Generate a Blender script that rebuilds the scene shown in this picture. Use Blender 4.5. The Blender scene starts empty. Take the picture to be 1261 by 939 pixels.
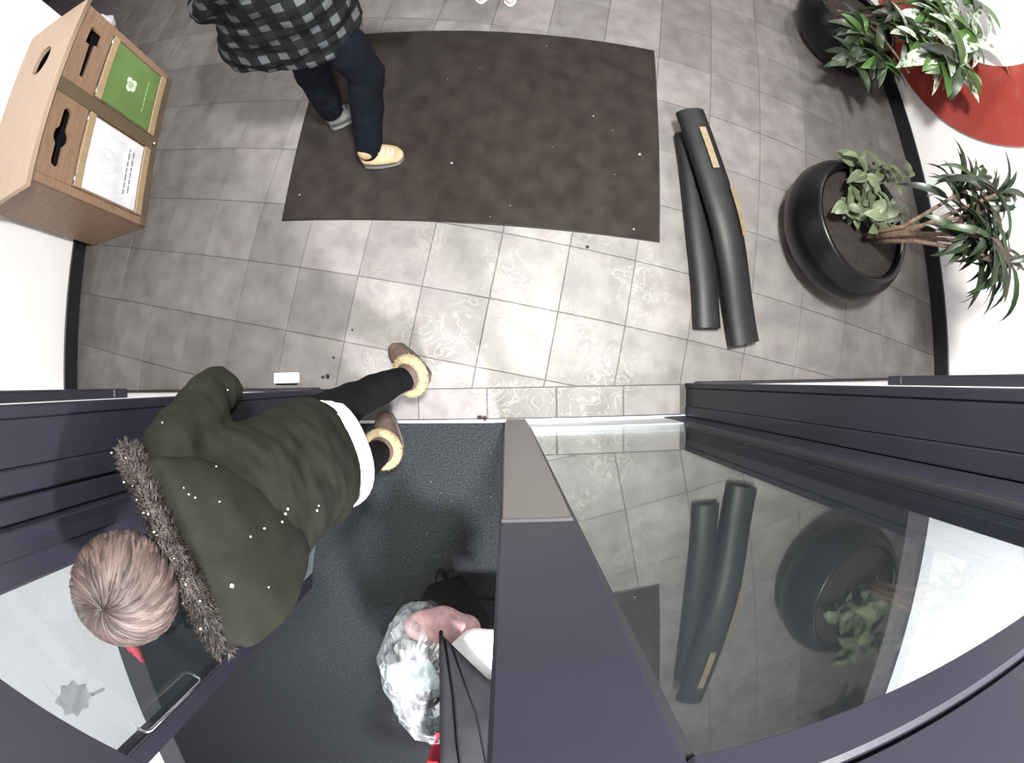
import bpy, bmesh, math, random
from mathutils import Vector, Matrix, noise

random.seed(11)
C = bpy.context.scene.collection
S = bpy.context.scene

# ------------------------------------------------------------------ camera
# A people-counter style fisheye looking straight down from the door header.
CAM_H, FPX, NX, NY, ROLL = 2.2, 580.0, 625.0, 468.0, 0.0162
cd = bpy.data.cameras.new('camera')
cam = bpy.data.objects.new('camera', cd)
C.objects.link(cam)
cd.type = 'PANO'
cd.panorama_type = 'FISHEYE_LENS_POLYNOMIAL'
cd.sensor_width = 36.0
cd.fisheye_fov = math.radians(178)
cd.fisheye_polynomial_k0 = 0.0
cd.fisheye_polynomial_k1 = -1.0 / (FPX / 1261 * 36.0)
cd.fisheye_polynomial_k2 = 0.0
cd.fisheye_polynomial_k3 = 0.0
cd.fisheye_polynomial_k4 = 0.0
cd.clip_start = 0.005
cam.location = (0, 0, CAM_H)
cam.rotation_euler = (-(469.5 - NY) / FPX, -(630.5 - NX) / FPX, -ROLL)
S.camera = cam

# ------------------------------------------------------------------ light
w = bpy.data.worlds.new('world')
S.world = w
w.use_nodes = True
w.node_tree.nodes['Background'].inputs[0].default_value = (0.75, 0.76, 0.8, 1)
w.node_tree.nodes['Background'].inputs[1].default_value = 0.06


def area(name, loc, size, power, col, rot=(0, 0, 0), spread=180):
    l = bpy.data.lights.new(name, 'AREA')
    l.shape = 'DISK'
    l.size = size
    l.energy = power
    l.color = col
    l.spread = math.radians(spread)
    o = bpy.data.objects.new(name, l)
    o.location = loc
    o.rotation_euler = rot
    C.objects.link(o)
    return o


area('ceiling_lamp', (0.30, 0.55, 3.12), 0.30, 100, (1.0, 1.0, 0.95))
area('ceiling_lamp', (0.25, 0.35, 3.10), 0.18, 10, (1.0, 1.0, 0.94), spread=75)
area('ceiling_lamp', (2.15, 2.9, 3.12), 0.25, 24, (1.0, 0.93, 0.95))
area('ceiling_lamp', (-1.9, 2.4, 3.12), 0.30, 10, (1.0, 0.93, 0.96))
area('ceiling_lamp', (0.2, 4.6, 3.12), 0.4, 26, (1.0, 0.97, 0.96))
area('vestibule_lamp', (0.55, -1.9, 2.66), 0.35, 195, (0.98, 0.97, 1.0))
S.view_settings.view_transform = 'Standard'
S.view_settings.look = 'None'
S.view_settings.gamma = 1.0
S.view_settings.use_curve_mapping = False
S.view_settings.exposure = 1.35


# ------------------------------------------------------------------ helpers
def at(px, py, z):
    """World point at height z that the lens sees at a photo pixel."""
    dx, dy = px - NX, NY - py
    c, s = math.cos(-ROLL), math.sin(-ROLL)
    dx, dy = dx * c - dy * s, dx * s + dy * c
    r = max(1e-6, math.hypot(dx, dy))
    R = math.tan(r / FPX) * (CAM_H - z)
    return Vector((dx / r * R, dy / r * R, z))


def V(*a):
    return Vector(a)


class NT:
    def __init__(s, name):
        s.m = bpy.data.materials.new(name)
        s.m.use_nodes = True
        s.t = s.m.node_tree
        s.b = s.t.nodes['Principled BSDF']

    def n(s, kind, **kw):
        x = s.t.nodes.new(kind)
        for k, v in kw.items():
            setattr(x, k, v)
        return x

    def l(s, a, b):
        s.t.links.new(a, b)


def material(name, col, rough=0.5, col2=None, scale=8, detail=4, bump=0.0, bscale=60, metal=0.0, spec=0.5,
             coat=0.0, ramp=(0.35, 0.65), sheen=0.0, island=0.0, objrand=0.0, sub=0.0, stretch=None):
    t = NT(name)
    b = t.b
    b.inputs['Roughness'].default_value = rough
    b.inputs['Metallic'].default_value = metal
    b.inputs['Specular IOR Level'].default_value = spec
    b.inputs['Coat Weight'].default_value = coat
    if sheen:
        b.inputs['Sheen Weight'].default_value = sheen
    if sub:
        b.inputs['Subsurface Weight'].default_value = sub
        b.inputs['Subsurface Radius'].default_value = (0.02, 0.01, 0.006)
    col = (*col, 1)
    col2 = (*(col2 or [c * 0.8 for c in col[:3]]), 1)
    tc = t.n('ShaderNodeTexCoord')
    mp = t.n('ShaderNodeMapping')
    t.l(tc.outputs['Object'], mp.inputs['Vector'])
    if stretch:
        mp.inputs['Scale'].default_value = stretch
    nz = t.n('ShaderNodeTexNoise')
    nz.inputs['Scale'].default_value = scale
    nz.inputs['Detail'].default_value = detail
    t.l(mp.outputs[0], nz.inputs['Vector'])
    mr = t.n('ShaderNodeMapRange')
    mr.inputs[1].default_value, mr.inputs[2].default_value = ramp
    t.l(nz.outputs['Fac'], mr.inputs[0])
    mx = t.n('ShaderNodeMix', data_type='RGBA')
    mx.inputs[6].default_value = col
    mx.inputs[7].default_value = col2
    t.l(mr.outputs[0], mx.inputs[0])
    out = mx.outputs[2]
    src = None
    if island:
        g = t.n('ShaderNodeNewGeometry')
        src, amt = g.outputs['Random Per Island'], island
    elif objrand:
        g = t.n('ShaderNodeObjectInfo')
        src, amt = g.outputs['Random'], objrand
    if src:
        hs = t.n('ShaderNodeHueSaturation')
        m2 = t.n('ShaderNodeMapRange')
        m2.inputs[3].default_value, m2.inputs[4].default_value = 1 - amt, 1 + amt
        t.l(src, m2.inputs[0])
        t.l(m2.outputs[0], hs.inputs['Value'])
        t.l(out, hs.inputs['Color'])
        out = hs.outputs[0]
    t.l(out, b.inputs['Base Color'])
    if bump:
        n2 = t.n('ShaderNodeTexNoise')
        n2.inputs['Scale'].default_value = bscale
        n2.inputs['Detail'].default_value = 3
        t.l(mp.outputs[0], n2.inputs['Vector'])
        bp = t.n('ShaderNodeBump')
        bp.inputs['Strength'].default_value = bump
        bp.inputs['Distance'].default_value = 0.01
        t.l(n2.outputs['Fac'], bp.inputs['Height'])
        t.l(bp.outputs[0], b.inputs['Normal'])
    return t.m


def glass_material(name, r0, tint, power=5.0, haze=0.0):
    """Thin sheet: Schlick mix of a mirror and clear transmission."""
    t = NT(name)
    t.t.nodes.remove(t.b)
    out = [x for x in t.t.nodes if x.type == 'OUTPUT_MATERIAL'][0]
    lw = t.n('ShaderNodeLayerWeight')
    lw.inputs['Blend'].default_value = 0.5
    p = t.n('ShaderNodeMath', operation='POWER')
    p.inputs[1].default_value = power
    t.l(lw.outputs['Facing'], p.inputs[0])
    m = t.n('ShaderNodeMapRange')
    m.inputs[3].default_value, m.inputs[4].default_value = r0, 1.0
    t.l(p.outputs[0], m.inputs[0])
    tr = t.n('ShaderNodeBsdfTransparent')
    tr.inputs[0].default_value = (*tint, 1)
    gl = t.n('ShaderNodeBsdfGlossy')
    gl.inputs['Roughness'].default_value = 0.006
    gl.inputs['Color'].default_value = (0.92, 0.95, 0.93, 1)
    mx = t.n('ShaderNodeMixShader')
    t.l(m.outputs[0], mx.inputs[0])
    t.l(tr.outputs[0], mx.inputs[1])
    t.l(gl.outputs[0], mx.inputs[2])
    if haze:
        df = t.n('ShaderNodeBsdfDiffuse')
        df.inputs[0].default_value = (0.85, 0.87, 0.88, 1)
        nz = t.n('ShaderNodeTexNoise')
        nz.inputs['Scale'].default_value = 9
        nz.inputs['Detail'].default_value = 4
        mr = t.n('ShaderNodeMapRange')
        mr.inputs[1].default_value, mr.inputs[2].default_value = 0.38, 0.72
        mr.inputs[3].default_value, mr.inputs[4].default_value = haze * 0.25, haze * 1.6
        t.l(nz.outputs['Fac'], mr.inputs[0])
        m3 = t.n('ShaderNodeMixShader')
        t.l(mr.outputs[0], m3.inputs[0])
        t.l(mx.outputs[0], m3.inputs[1])
        t.l(df.outputs[0], m3.inputs[2])
        mx = m3
    t.l(mx.outputs[0], out.inputs[0])
    return t.m


class MB:
    def __init__(s):
        s.v, s.f = [], []

    def add(s, vs, fs):
        k = len(s.v)
        s.v += [Vector(a) for a in vs]
        s.f += [tuple(i + k for i in f) for f in fs]
        return s

    def box(s, a, b, M=None):
        x0, y0, z0 = a
        x1, y1, z1 = b
        vs = [V(x, y, z) for z in (z0, z1) for x, y in ((x0, y0), (x1, y0), (x1, y1), (x0, y1))]
        if M:
            vs = [M @ v for v in vs]
        return s.add(vs, [(3, 2, 1, 0), (4, 5, 6, 7), (0, 1, 5, 4), (1, 2, 6, 5), (2, 3, 7, 6), (3, 0, 4, 7)])

    def bbox(s, a, b, c=0.004, M=None):
        """box with chamfered edges"""
        bm = bmesh.new()
        bmesh.ops.create_cube(bm, size=1)
        for v in bm.verts:
            v.co = V(*[(a[i] + b[i]) / 2 + v.co[i] * (b[i] - a[i]) for i in range(3)])
        c = min(c, min(b[i] - a[i] for i in range(3)) * 0.4)
        bmesh.ops.bevel(bm, geom=bm.edges[:], offset=c, segments=1, affect='EDGES')
        bm.verts.index_update()
        vs = [(M @ v.co) if M else v.co.copy() for v in bm.verts]
        fs = [[v.index for v in f.verts] for f in bm.faces]
        bm.free()
        return s.add(vs, fs)

    def rings(s, rs, cap=True, closed=False):
        n = len(rs[0])
        vs = [p for r in rs for p in r]
        fs = []
        L = len(rs)
        for i in range(L if closed else L - 1):
            j = (i + 1) % L
            for k in range(n):
                q = (k + 1) % n
                fs.append((i * n + k, i * n + q, j * n + q, j * n + k))
        if cap and not closed:
            fs.append(tuple(range(n))[::-1])
            fs.append(tuple((L - 1) * n + k for k in range(n)))
        return s.add(vs, fs)

    def tube(s, pts, rad, n=10, cap=True, flat=1.0, closed=False):
        pts = [Vector(p) for p in pts]
        if not hasattr(rad, '__len__'):
            rad = [rad] * len(pts)
        L = len(pts)
        u = None
        rs = []
        for i, p in enumerate(pts):
            if closed:
                t = pts[(i + 1) % L] - pts[i - 1]
            else:
                t = pts[min(i + 1, L - 1)] - pts[max(i - 1, 0)]
            t.normalize()
            if u is None:
                u = t.orthogonal().normalized()
            else:
                u = (u - t * u.dot(t)).normalized()
            v = t.cross(u)
            rs.append([p + (u * math.cos(2 * math.pi * k / n) + v * math.sin(2 * math.pi * k / n) * flat) * rad[i]
                       for k in range(n)])
        return s.rings(rs, cap, closed)

    def limb(s, pts, rad, n=14):
        """tube with rounded ends"""
        pts = [Vector(p) for p in pts]
        rad = list(rad)
        d0 = (pts[0] - pts[1]).normalized()
        d1 = (pts[-1] - pts[-2]).normalized()
        A = [(pts[0] + d0 * rad[0] * math.sin(a), rad[0] * math.cos(a)) for a in (1.45, 1.1, 0.7, 0.35)]
        B = [(pts[-1] + d1 * rad[-1] * math.sin(a), rad[-1] * math.cos(a)) for a in (0.35, 0.7, 1.1, 1.45)]
        q = A + list(zip(pts, rad)) + B
        return s.tube([a for a, _ in q], [b for _, b in q], n)

    def ball(s, c, r, n=14, m=9, M=None):
        c = Vector(c)
        if not hasattr(r, '__len__'):
            r = (r, r, r)
        rs = []
        for i in range(m + 1):
            a = -math.pi / 2 + math.pi * (i + 0.04 if i == 0 else (i - 0.04 if i == m else i)) / m
            rg = []
            for k in range(n):
                t = 2 * math.pi * k / n
                p = V(math.cos(a) * math.cos(t) * r[0], math.cos(a) * math.sin(t) * r[1], math.sin(a) * r[2])
                rg.append(c + ((M @ p) if M else p))
            rs.append(rg)
        return s.rings(rs)

    def lathe(s, prof, c, n=40):
        c = Vector(c)
        rs = [[c + V(r * math.cos(2 * math.pi * k / n), r * math.sin(2 * math.pi * k / n), z) for k in range(n)]
              for r, z in prof]
        return s.rings(rs)

    def prism(s, poly, z0, z1, M=None):
        n = len(poly)
        vs = [V(x, y, z0) for x, y in poly] + [V(x, y, z1) for x, y in poly]
        if M:
            vs = [M @ v for v in vs]
        fs = [tuple(range(n))[::-1], tuple(range(n, 2 * n))] + [(i, (i + 1) % n, n + (i + 1) % n, n + i) for i in range(n)]
        return s.add(vs, fs)

    def mesh(s, name):
        me = bpy.data.meshes.new(name)
        me.from_pydata([tuple(v) for v in s.v], [], s.f)
        me.update()
        bm = bmesh.new()
        bm.from_mesh(me)
        bmesh.ops.recalc_face_normals(bm, faces=bm.faces[:])
        bm.to_mesh(me)
        bm.free()
        return me


WM = {}


def wm(o):
    return WM.get(o.name, Matrix())


def link(name, me, mat, parent=None, smooth=False, local=False):
    """ONE mesh object; vertices arrive in world space unless local (then in the thing's own frame)."""
    o = bpy.data.objects.new(name, me)
    if mat and not me.materials:
        me.materials.append(mat)
    if smooth:
        for p in me.polygons:
            p.use_smooth = True
    C.objects.link(o)
    if parent:
        o.parent = parent
        M = wm(parent)
        WM[o.name] = M
        if not local:
            me.transform(M.inverted())
    return o


def obj(name, mb, mat, parent=None, smooth=False, local=False):
    return link(name, mb.mesh(name), mat, parent, smooth, local)


def tag(o, label=None, cat=None, group=None, kind=None):
    if label:
        o['label'] = label
    if cat:
        o['category'] = cat
    if group:
        o['group'] = group
    if kind:
        o['kind'] = kind
    return o


def thing(name, label, cat, loc=(0, 0, 0), rz=0.0, group=None, kind=None):
    o = bpy.data.objects.new(name, None)
    o.empty_display_size = 0.1
    o.location = loc
    o.rotation_euler = (0, 0, rz)
    C.objects.link(o)
    WM[o.name] = Matrix.Translation(loc) @ Matrix.Rotation(rz, 4, 'Z')
    return tag(o, label, cat, group, kind)


def struct(name, mb, mat, parent=None, label=None):
    o = obj(name, mb, mat, parent)
    if not parent:
        o['kind'] = 'structure'
    if label:
        o['label'] = label
    return o


def remesh(mb, voxel, smooth=6, disp=None, deci=None):
    me = mb.mesh('tmp')
    o = bpy.data.objects.new('tmp', me)
    C.objects.link(o)
    m = o.modifiers.new('r', 'REMESH')
    m.mode = 'VOXEL'
    m.voxel_size = voxel
    if smooth:
        k = o.modifiers.new('s', 'SMOOTH')
        k.iterations = smooth
        k.factor = 0.5
    if deci:
        d = o.modifiers.new('d', 'DECIMATE')
        d.ratio = deci
    dg = bpy.context.evaluated_depsgraph_get()
    dg.update()
    out = bpy.data.meshes.new_from_object(o.evaluated_get(dg))
    bpy.data.objects.remove(o)
    bpy.data.meshes.remove(me)
    if disp:
        ns = [v.normal.copy() for v in out.vertices]
        for v, n in zip(out.vertices, ns):
            v.co += n * disp(v.co)
        out.update()
    out.materials.clear()
    return out


def curve_mesh(loops, depth, M=None, res=8):
    """Flat sheet with real holes: loops of (x, y); the first is the outline."""
    cu = bpy.data.curves.new('c', 'CURVE')
    cu.dimensions = '2D'
    cu.fill_mode = 'BOTH'
    cu.extrude = depth / 2
    for lp in loops:
        sp = cu.splines.new('POLY')
        sp.points.add(len(lp) - 1)
        for p, (x, y) in zip(sp.points, lp):
            p.co = (x, y, 0, 1)
        sp.use_cyclic_u = True
    o = bpy.data.objects.new('c', cu)
    C.objects.link(o)
    dg = bpy.context.evaluated_depsgraph_get()
    dg.update()
    me = bpy.data.meshes.new_from_object(o.evaluated_get(dg))
    bpy.data.objects.remove(o)
    me.materials.clear()
    if M:
        me.transform(M)
    return me


def circle(cx, cy, rx, ry=None, n=28):
    ry = ry or rx
    return [(cx + rx * math.cos(2 * math.pi * k / n), cy + ry * math.sin(2 * math.pi * k / n)) for k in range(n)]


def fbm(p, s, o=0.0):
    return noise.noise(V(p.x * s + o, p.y * s - o, p.z * s + 2 * o))


# ------------------------------------------------------------------ materials
NAVY = material('navy_metal', (0.0085, 0.0085, 0.0138), 0.45, (0.0108, 0.0108, 0.017), 6, spec=0.3, bump=0.02, bscale=300)
NAVY_DARK = material('dark_navy_gasket', (0.006, 0.006, 0.009), 0.6)
TAUPE = material('taupe_floor_reflection', (0.058, 0.055, 0.052), 0.38, (0.066, 0.062, 0.058), 5, spec=0.4, metal=0.2)  # navy stile metal with the floor's reflection put into the colour
ALU = material('brushed_aluminium', (0.62, 0.66, 0.72), 0.3, (0.5, 0.55, 0.62), 40, metal=0.9, stretch=(0.05, 1, 1))
CHROME = material('chrome', (0.8, 0.8, 0.82), 0.18, metal=1.0)
WHITE = material('white_wall_paint', (0.86, 0.85, 0.86), 0.55, (0.83, 0.82, 0.83), 2, bump=0.03, bscale=180)
BASEB = material('dark_baseboard', (0.0075, 0.0075, 0.0105), 0.45, (0.011, 0.011, 0.015), 9)
DARKW = material('dark_wall', (0.04, 0.04, 0.045), 0.5)
CEIL = material('ceiling_white', (0.7, 0.7, 0.7), 0.8)
GROUT = material('grout', (0.030, 0.028, 0.027), 0.8, (0.042, 0.039, 0.037), 30)
GLASS = glass_material('door_glass', 0.16, (0.80, 0.82, 0.81))
CLEAR = glass_material('clear_plastic', 0.09, (0.90, 0.92, 0.93), 3.0)


def tile_mat():
    t = NT('slate_tile')
    tc = t.n('ShaderNodeTexCoord')
    oi = t.n('ShaderNodeObjectInfo')
    g = t.n('ShaderNodeNewGeometry')
    n1 = t.n('ShaderNodeTexNoise')
    n1.inputs['Scale'].default_value = 8
    n1.inputs['Detail'].default_value = 6
    n1.inputs['Distortion'].default_value = 0.15
    t.l(g.outputs['Position'], n1.inputs['Vector'])
    cr = t.n('ShaderNodeValToRGB')
    e = cr.color_ramp.elements
    e[0].position, e[0].color = 0.3, (0.090, 0.082, 0.081, 1)
    e[1].position, e[1].color = 0.72, (0.138, 0.128, 0.125, 1)
    t.l(n1.outputs['Fac'], cr.inputs[0])
    # salt and scuff veins, strongest on the walked strip in front of the door
    n2 = t.n('ShaderNodeTexNoise')
    n2.inputs['Scale'].default_value = 8
    n2.inputs['Detail'].default_value = 4
    n2.inputs['Distortion'].default_value = 2.2
    t.l(g.outputs['Position'], n2.inputs['Vector'])
    ab = t.n('ShaderNodeMath', operation='SUBTRACT')
    ab.inputs[1].default_value = 0.5
    t.l(n2.outputs['Fac'], ab.inputs[0])
    ab2 = t.n('ShaderNodeMath', operation='ABSOLUTE')
    t.l(ab.outputs[0], ab2.inputs[0])
    vr = t.n('ShaderNodeMapRange')
    vr.inputs[1].default_value, vr.inputs[2].default_value = 0.0, 0.035
    vr.inputs[3].default_value, vr.inputs[4].default_value = 0.55, 0.0
    t.l(ab2.outputs[0], vr.inputs[0])
    vm = t.n('ShaderNodeVectorMath', operation='DISTANCE')
    vm.inputs[1].default_value = (0.1, 0.1, 0)
    t.l(g.outputs['Position'], vm.inputs[0])
    mk = t.n('ShaderNodeMapRange')
    mk.inputs[1].default_value, mk.inputs[2].default_value = 0.25, 1.0
    mk.inputs[3].default_value, mk.inputs[4].default_value = 1.0, 0.05
    t.l(vm.outputs['Value'], mk.inputs[0])
    n3 = t.n('ShaderNodeTexNoise')
    n3.inputs['Scale'].default_value = 3.2
    t.l(g.outputs['Position'], n3.inputs['Vector'])
    m3 = t.n('ShaderNodeMapRange')
    m3.inputs[1].default_value, m3.inputs[2].default_value = 0.42, 0.6
    t.l(n3.outputs['Fac'], m3.inputs[0])
    mu = t.n('ShaderNodeMath', operation='MULTIPLY')
    t.l(vr.outputs[0], mu.inputs[0])
    t.l(mk.outputs[0], mu.inputs[1])
    mu2 = t.n('ShaderNodeMath', operation='MULTIPLY')
    t.l(mu.outputs[0], mu2.inputs[0])
    t.l(m3.outputs[0], mu2.inputs[1])
    mx = t.n('ShaderNodeMix', data_type='RGBA')
    mx.inputs[7].default_value = (0.27, 0.27, 0.22, 1)
    t.l(mu2.outputs[0], mx.inputs[0])
    t.l(cr.outputs[0], mx.inputs[6])
    hs = t.n('ShaderNodeHueSaturation')
    m2 = t.n('ShaderNodeMapRange')
    m2.inputs[3].default_value, m2.inputs[4].default_value = 0.86, 1.14
    t.l(oi.outputs['Random'], m2.inputs[0])
    t.l(m2.outputs[0], hs.inputs['Value'])
    t.l(mx.outputs[2], hs.inputs['Color'])
    t.l(hs.outputs[0], t.b.inputs['Base Color'])
    t.b.inputs['Roughness'].default_value = 0.5
    t.b.inputs['Specular IOR Level'].default_value = 0.25
    bp = t.n('ShaderNodeBump')
    bp.inputs['Strength'].default_value = 0.12
    bp.inputs['Distance'].default_value = 0.01
    t.l(n2.outputs['Fac'], bp.inputs['Height'])
    t.l(bp.outputs[0], t.b.inputs['Normal'])
    return t.m


TILE = tile_mat()
MATB = material('brown_entrance_carpet', (0.0125, 0.0098, 0.0086), 0.95, (0.020, 0.0165, 0.0145), 9, 6, spec=0.1, bump=0.25, bscale=350)
MATV = material('black_green_walkoff_carpet', (0.0085, 0.0092, 0.0103), 0.95, (0.0215, 0.0235, 0.0248), 120, 4, spec=0.1, bump=0.3, bscale=400)
RUBBER = material('black_rubber', (0.0058, 0.0058, 0.0065), 0.5, (0.0085, 0.0085, 0.0095), 20, spec=0.25, bump=0.08, bscale=120)
TAPE = material('tan_tape', (0.175, 0.14, 0.08), 0.6, (0.13, 0.10, 0.055), 40)
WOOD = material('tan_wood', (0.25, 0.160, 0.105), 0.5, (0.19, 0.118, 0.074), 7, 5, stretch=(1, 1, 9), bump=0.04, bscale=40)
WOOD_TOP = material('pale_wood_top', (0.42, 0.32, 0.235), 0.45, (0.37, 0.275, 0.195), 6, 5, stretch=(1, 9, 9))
WOOD_D = material('dark_olive_wood', (0.12, 0.088, 0.052), 0.55, (0.092, 0.067, 0.038), 7, 5, stretch=(1, 1, 9))  # darker olive wood for the plinth, centre post and one door
WOOD_L = material('yellow_wood_rail', (0.36, 0.265, 0.16), 0.4, (0.29, 0.21, 0.12), 8, stretch=(9, 1, 1))
BLACK = material('black_liner', (0.004, 0.0036, 0.0034), 0.8, spec=0.15)
PAPER = material('white_paper', (0.74, 0.74, 0.78), 0.6)
GREEN = material('green_poster', (0.125, 0.205, 0.065), 0.5, (0.10, 0.175, 0.05), 6)
INK = material('grey_ink', (0.22, 0.22, 0.23), 0.7)
INKL = material('pale_grey_ink', (0.58, 0.59, 0.61), 0.7)
MINT = material('pale_green_print', (0.7, 0.85, 0.62), 0.6)
POT = material('black_glazed_pot', (0.0022, 0.0022, 0.0026), 0.3, (0.0034, 0.0034, 0.004), 8, spec=0.28)
SOIL = material('dark_soil', (0.006, 0.0036, 0.0028), 0.95, (0.016, 0.0095, 0.007), 60, bump=0.8, bscale=90)
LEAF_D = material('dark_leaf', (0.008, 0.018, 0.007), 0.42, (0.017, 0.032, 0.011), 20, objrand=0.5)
LEAF_DR = material('reddish_leaf', (0.06, 0.028, 0.028), 0.42, (0.03, 0.03, 0.018), 16, objrand=0.3)
LEAF_G = material('grey_green_leaf', (0.040, 0.056, 0.026), 0.5, (0.085, 0.105, 0.052), 20, objrand=0.45)
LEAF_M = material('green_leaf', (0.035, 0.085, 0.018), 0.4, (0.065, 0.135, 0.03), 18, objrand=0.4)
LEAF_W = material('silver_variegated_leaf', (0.42, 0.48, 0.38), 0.35, (0.04, 0.09, 0.03), 26, ramp=(0.5, 0.58), objrand=0.2)
CANE = material('brown_cane', (0.08, 0.045, 0.03), 0.7, (0.16, 0.11, 0.075), 40, bump=0.2, bscale=90)
RED = material('red_gloss_sign', (0.34, 0.056, 0.044), 0.22, (0.31, 0.05, 0.04), 4, coat=0.4)
GREYP = material('grey_leaf_tone', (0.55, 0.56, 0.57), 0.6)

# ------------------------------------------------------------------ floor with single tiles
XL, XR, YF, YB = -2.86, 2.82, -0.03, 6.2
floor = struct('floor', MB().box((-6, -0.19, -0.06), (6, YB + 0.3, -0.003)), GROUT)
PITCH, ANG = 0.3305, math.radians(-11.9)
O2 = at(602.5, 367, 0)
ca, sa = math.cos(ANG), math.sin(ANG)


def clip(poly, f):
    out = []
    for i, p in enumerate(poly):
        q = poly[(i + 1) % len(poly)]
        a, b = f(p), f(q)
        if a >= 0:
            out.append(p)
        if (a >= 0) != (b >= 0):
            k = a / (a - b)
            out.append((p[0] + (q[0] - p[0]) * k, p[1] + (q[1] - p[1]) * k))
    return out


def poly_area(p):
    return abs(sum(p[i][0] * p[(i + 1) % len(p)][1] - p[(i + 1) % len(p)][0] * p[i][1] for i in range(len(p)))) / 2


def tile_solid(poly, top=0.0, ch=0.0025, dep=0.012):
    cx = sum(p[0] for p in poly) / len(poly)
    cy = sum(p[1] for p in poly) / len(poly)
    inn = []
    for x, y in poly:
        d = math.hypot(x - cx, y - cy)
        k = max(0.0, 1 - ch * 1.4 / max(d, 1e-6))
        inn.append((cx + (x - cx) * k, cy + (y - cy) * k))
    n = len(poly)
    vs = [(x, y, top - dep) for x, y in poly] + [(x, y, top - ch) for x, y in poly] + [(x, y, top) for x, y in inn]
    fs = []
    for a in (0, n):
        fs += [(a + i, a + (i + 1) % n, a + n + (i + 1) % n, a + n + i) for i in range(n)]
    fs.append(tuple(range(2 * n, 3 * n)))
    return MB().add(vs, fs)


h = PITCH / 2 - 0.0011
sq = [(-h, -h), (h, -h), (h, h), (-h, h)]
full_tile = None
far = MB()
cands = []
for i in range(-24, 25):
    for j in range(-8, 26):
        u, v = (i + 0.5) * PITCH, (j + 0.5) * PITCH
        cx, cy = O2.x + u * ca - v * sa, O2.y + u * sa + v * ca
        poly = [(cx + x * ca - y * sa, cy + x * sa + y * ca) for x, y in sq]
        c = clip(poly, lambda p: p[1] - (YF - 0.003))
        c = clip(c, lambda p: (XR - 0.001) - p[0]) if c else c
        if c and cy < 2.42:
            c = clip(c, lambda p: p[0] - XL)
        if c:
            c = clip(c, lambda p: p[0] + 5.2)
        if c:
            c = clip(c, lambda p: 5.4 - p[1])
        if not c or poly_area(c) < 0.002:
            continue
        cands.append((math.hypot(cx, cy), cx, cy, c, len(c) == 4 and abs(poly_area(c) - (2 * h) ** 2) < 1e-6))
cands.sort(key=lambda a: a[0])
n_tiles = 0
for d, cx, cy, c, whole in cands:
    if n_tiles >= 285:
        far.add(*(lambda m: (m.v, m.f))(tile_solid(c)))
        continue
    n_tiles += 1
    dz = random.uniform(-0.0008, 0.0004)
    if whole:
        if full_tile is None:
            full_tile = tile_solid([(x * ca - y * sa, x * sa + y * ca) for x, y in sq]).mesh('tile')
            full_tile.materials.append(TILE)
        o = bpy.data.objects.new('tile', full_tile)
        o.location = (cx, cy, dz)
        C.objects.link(o)
        o.parent = floor
    else:
        me = tile_solid([(x - cx, y - cy) for x, y in c]).mesh('tile')
        me.materials.append(TILE)
        o = bpy.data.objects.new('tile', me)
        o.location = (cx, cy, dz)
        C.objects.link(o)
        o.parent = floor
o = obj('distant_tile', far, TILE, floor)
o['kind'] = 'stuff'
# border row of tiles square to the door
x = -0.845
for xe in (-0.75, -0.424, -0.098, 0.228, 0.552, 0.845):
    me = tile_solid([(x + 0.0014, -0.178), (xe - 0.0014, -0.178), (xe - 0.0014, YF - 0.006), (x + 0.0014, YF - 0.006)]).mesh('tile')
    me.materials.append(TILE)
    o = bpy.data.objects.new('tile', me)
    C.objects.link(o)
    o.parent = floor
    x = xe

vest = struct('floor_vestibule', MB().box((-2.9, -3.6, -0.06), (2.9, -0.19, -0.002)),
              material('vestibule_concrete', (0.05, 0.05, 0.055), 0.6))

# ------------------------------------------------------------------ walls
struct('wall_left', MB().box((XL - 0.12, -0.28, 0), (XL, 2.40, 3.2)), WHITE)
struct('wall_right', MB().box((XR, -0.28, 0), (XR + 0.12, YB, 3.2)), WHITE)
struct('wall_back', MB().box((-6, YB, 0), (6, YB + 0.12, 3.2)), WHITE)
struct('wall_left_alcove', MB().box((-6.1, 2.2, 0), (-5.98, YB, 3.2)), DARKW)
struct('ceiling', MB().box((-6.1, -0.3, 3.2), (6, YB + 0.2, 3.3)), CEIL)
struct('wall_front_left', MB().box((XL - 0.12, -0.29, 0), (-0.92, -0.036, 3.2)), WHITE)
struct('wall_front_right', MB().box((0.92, -0.29, 0), (XR + 0.12, -0.036, 3.2)), WHITE)
struct('wall_front_above', MB().box((-0.92, -0.29, 2.36), (0.92, -0.19, 3.2)), WHITE)
struct('baseboard_left', MB().bbox((XL, -0.036, 0), (XL + 0.016, 2.40, 0.125)), BASEB)
struct('baseboard_right', MB().bbox((XR - 0.016, -0.036, 0), (XR, YB, 0.135)), BASEB)
struct('baseboard_front_left', MB().bbox((XL + 0.016, -0.036, 0), (-0.92, -0.02, 0.1)), BASEB)
struct('baseboard_front_right', MB().bbox((0.92, -0.036, 0), (XR - 0.016, -0.02, 0.1)), BASEB)
# dark framed panes on the front wall either side of the door
DPANE = material('dark_pane', (0.012, 0.012, 0.016), 0.12)
for nm, a, b in (('window_1', -2.62, -1.25), ('window_2', 1.25, 2.62)):
    wf = MB()
    for q in ((a, 1.0, b, 1.07), (a, 2.13, b, 2.2), (a, 1.07, a + 0.07, 2.13), (b - 0.07, 1.07, b, 2.13)):
        wf.bbox((q[0], -0.036, q[1]), (q[2], -0.006, q[3]), 0.004)
    wo = struct(nm, wf, NAVY)
    obj('pane', MB().box((a + 0.068, -0.036, 1.068), (b - 0.068, -0.03, 2.132)), DPANE, wo)
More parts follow.
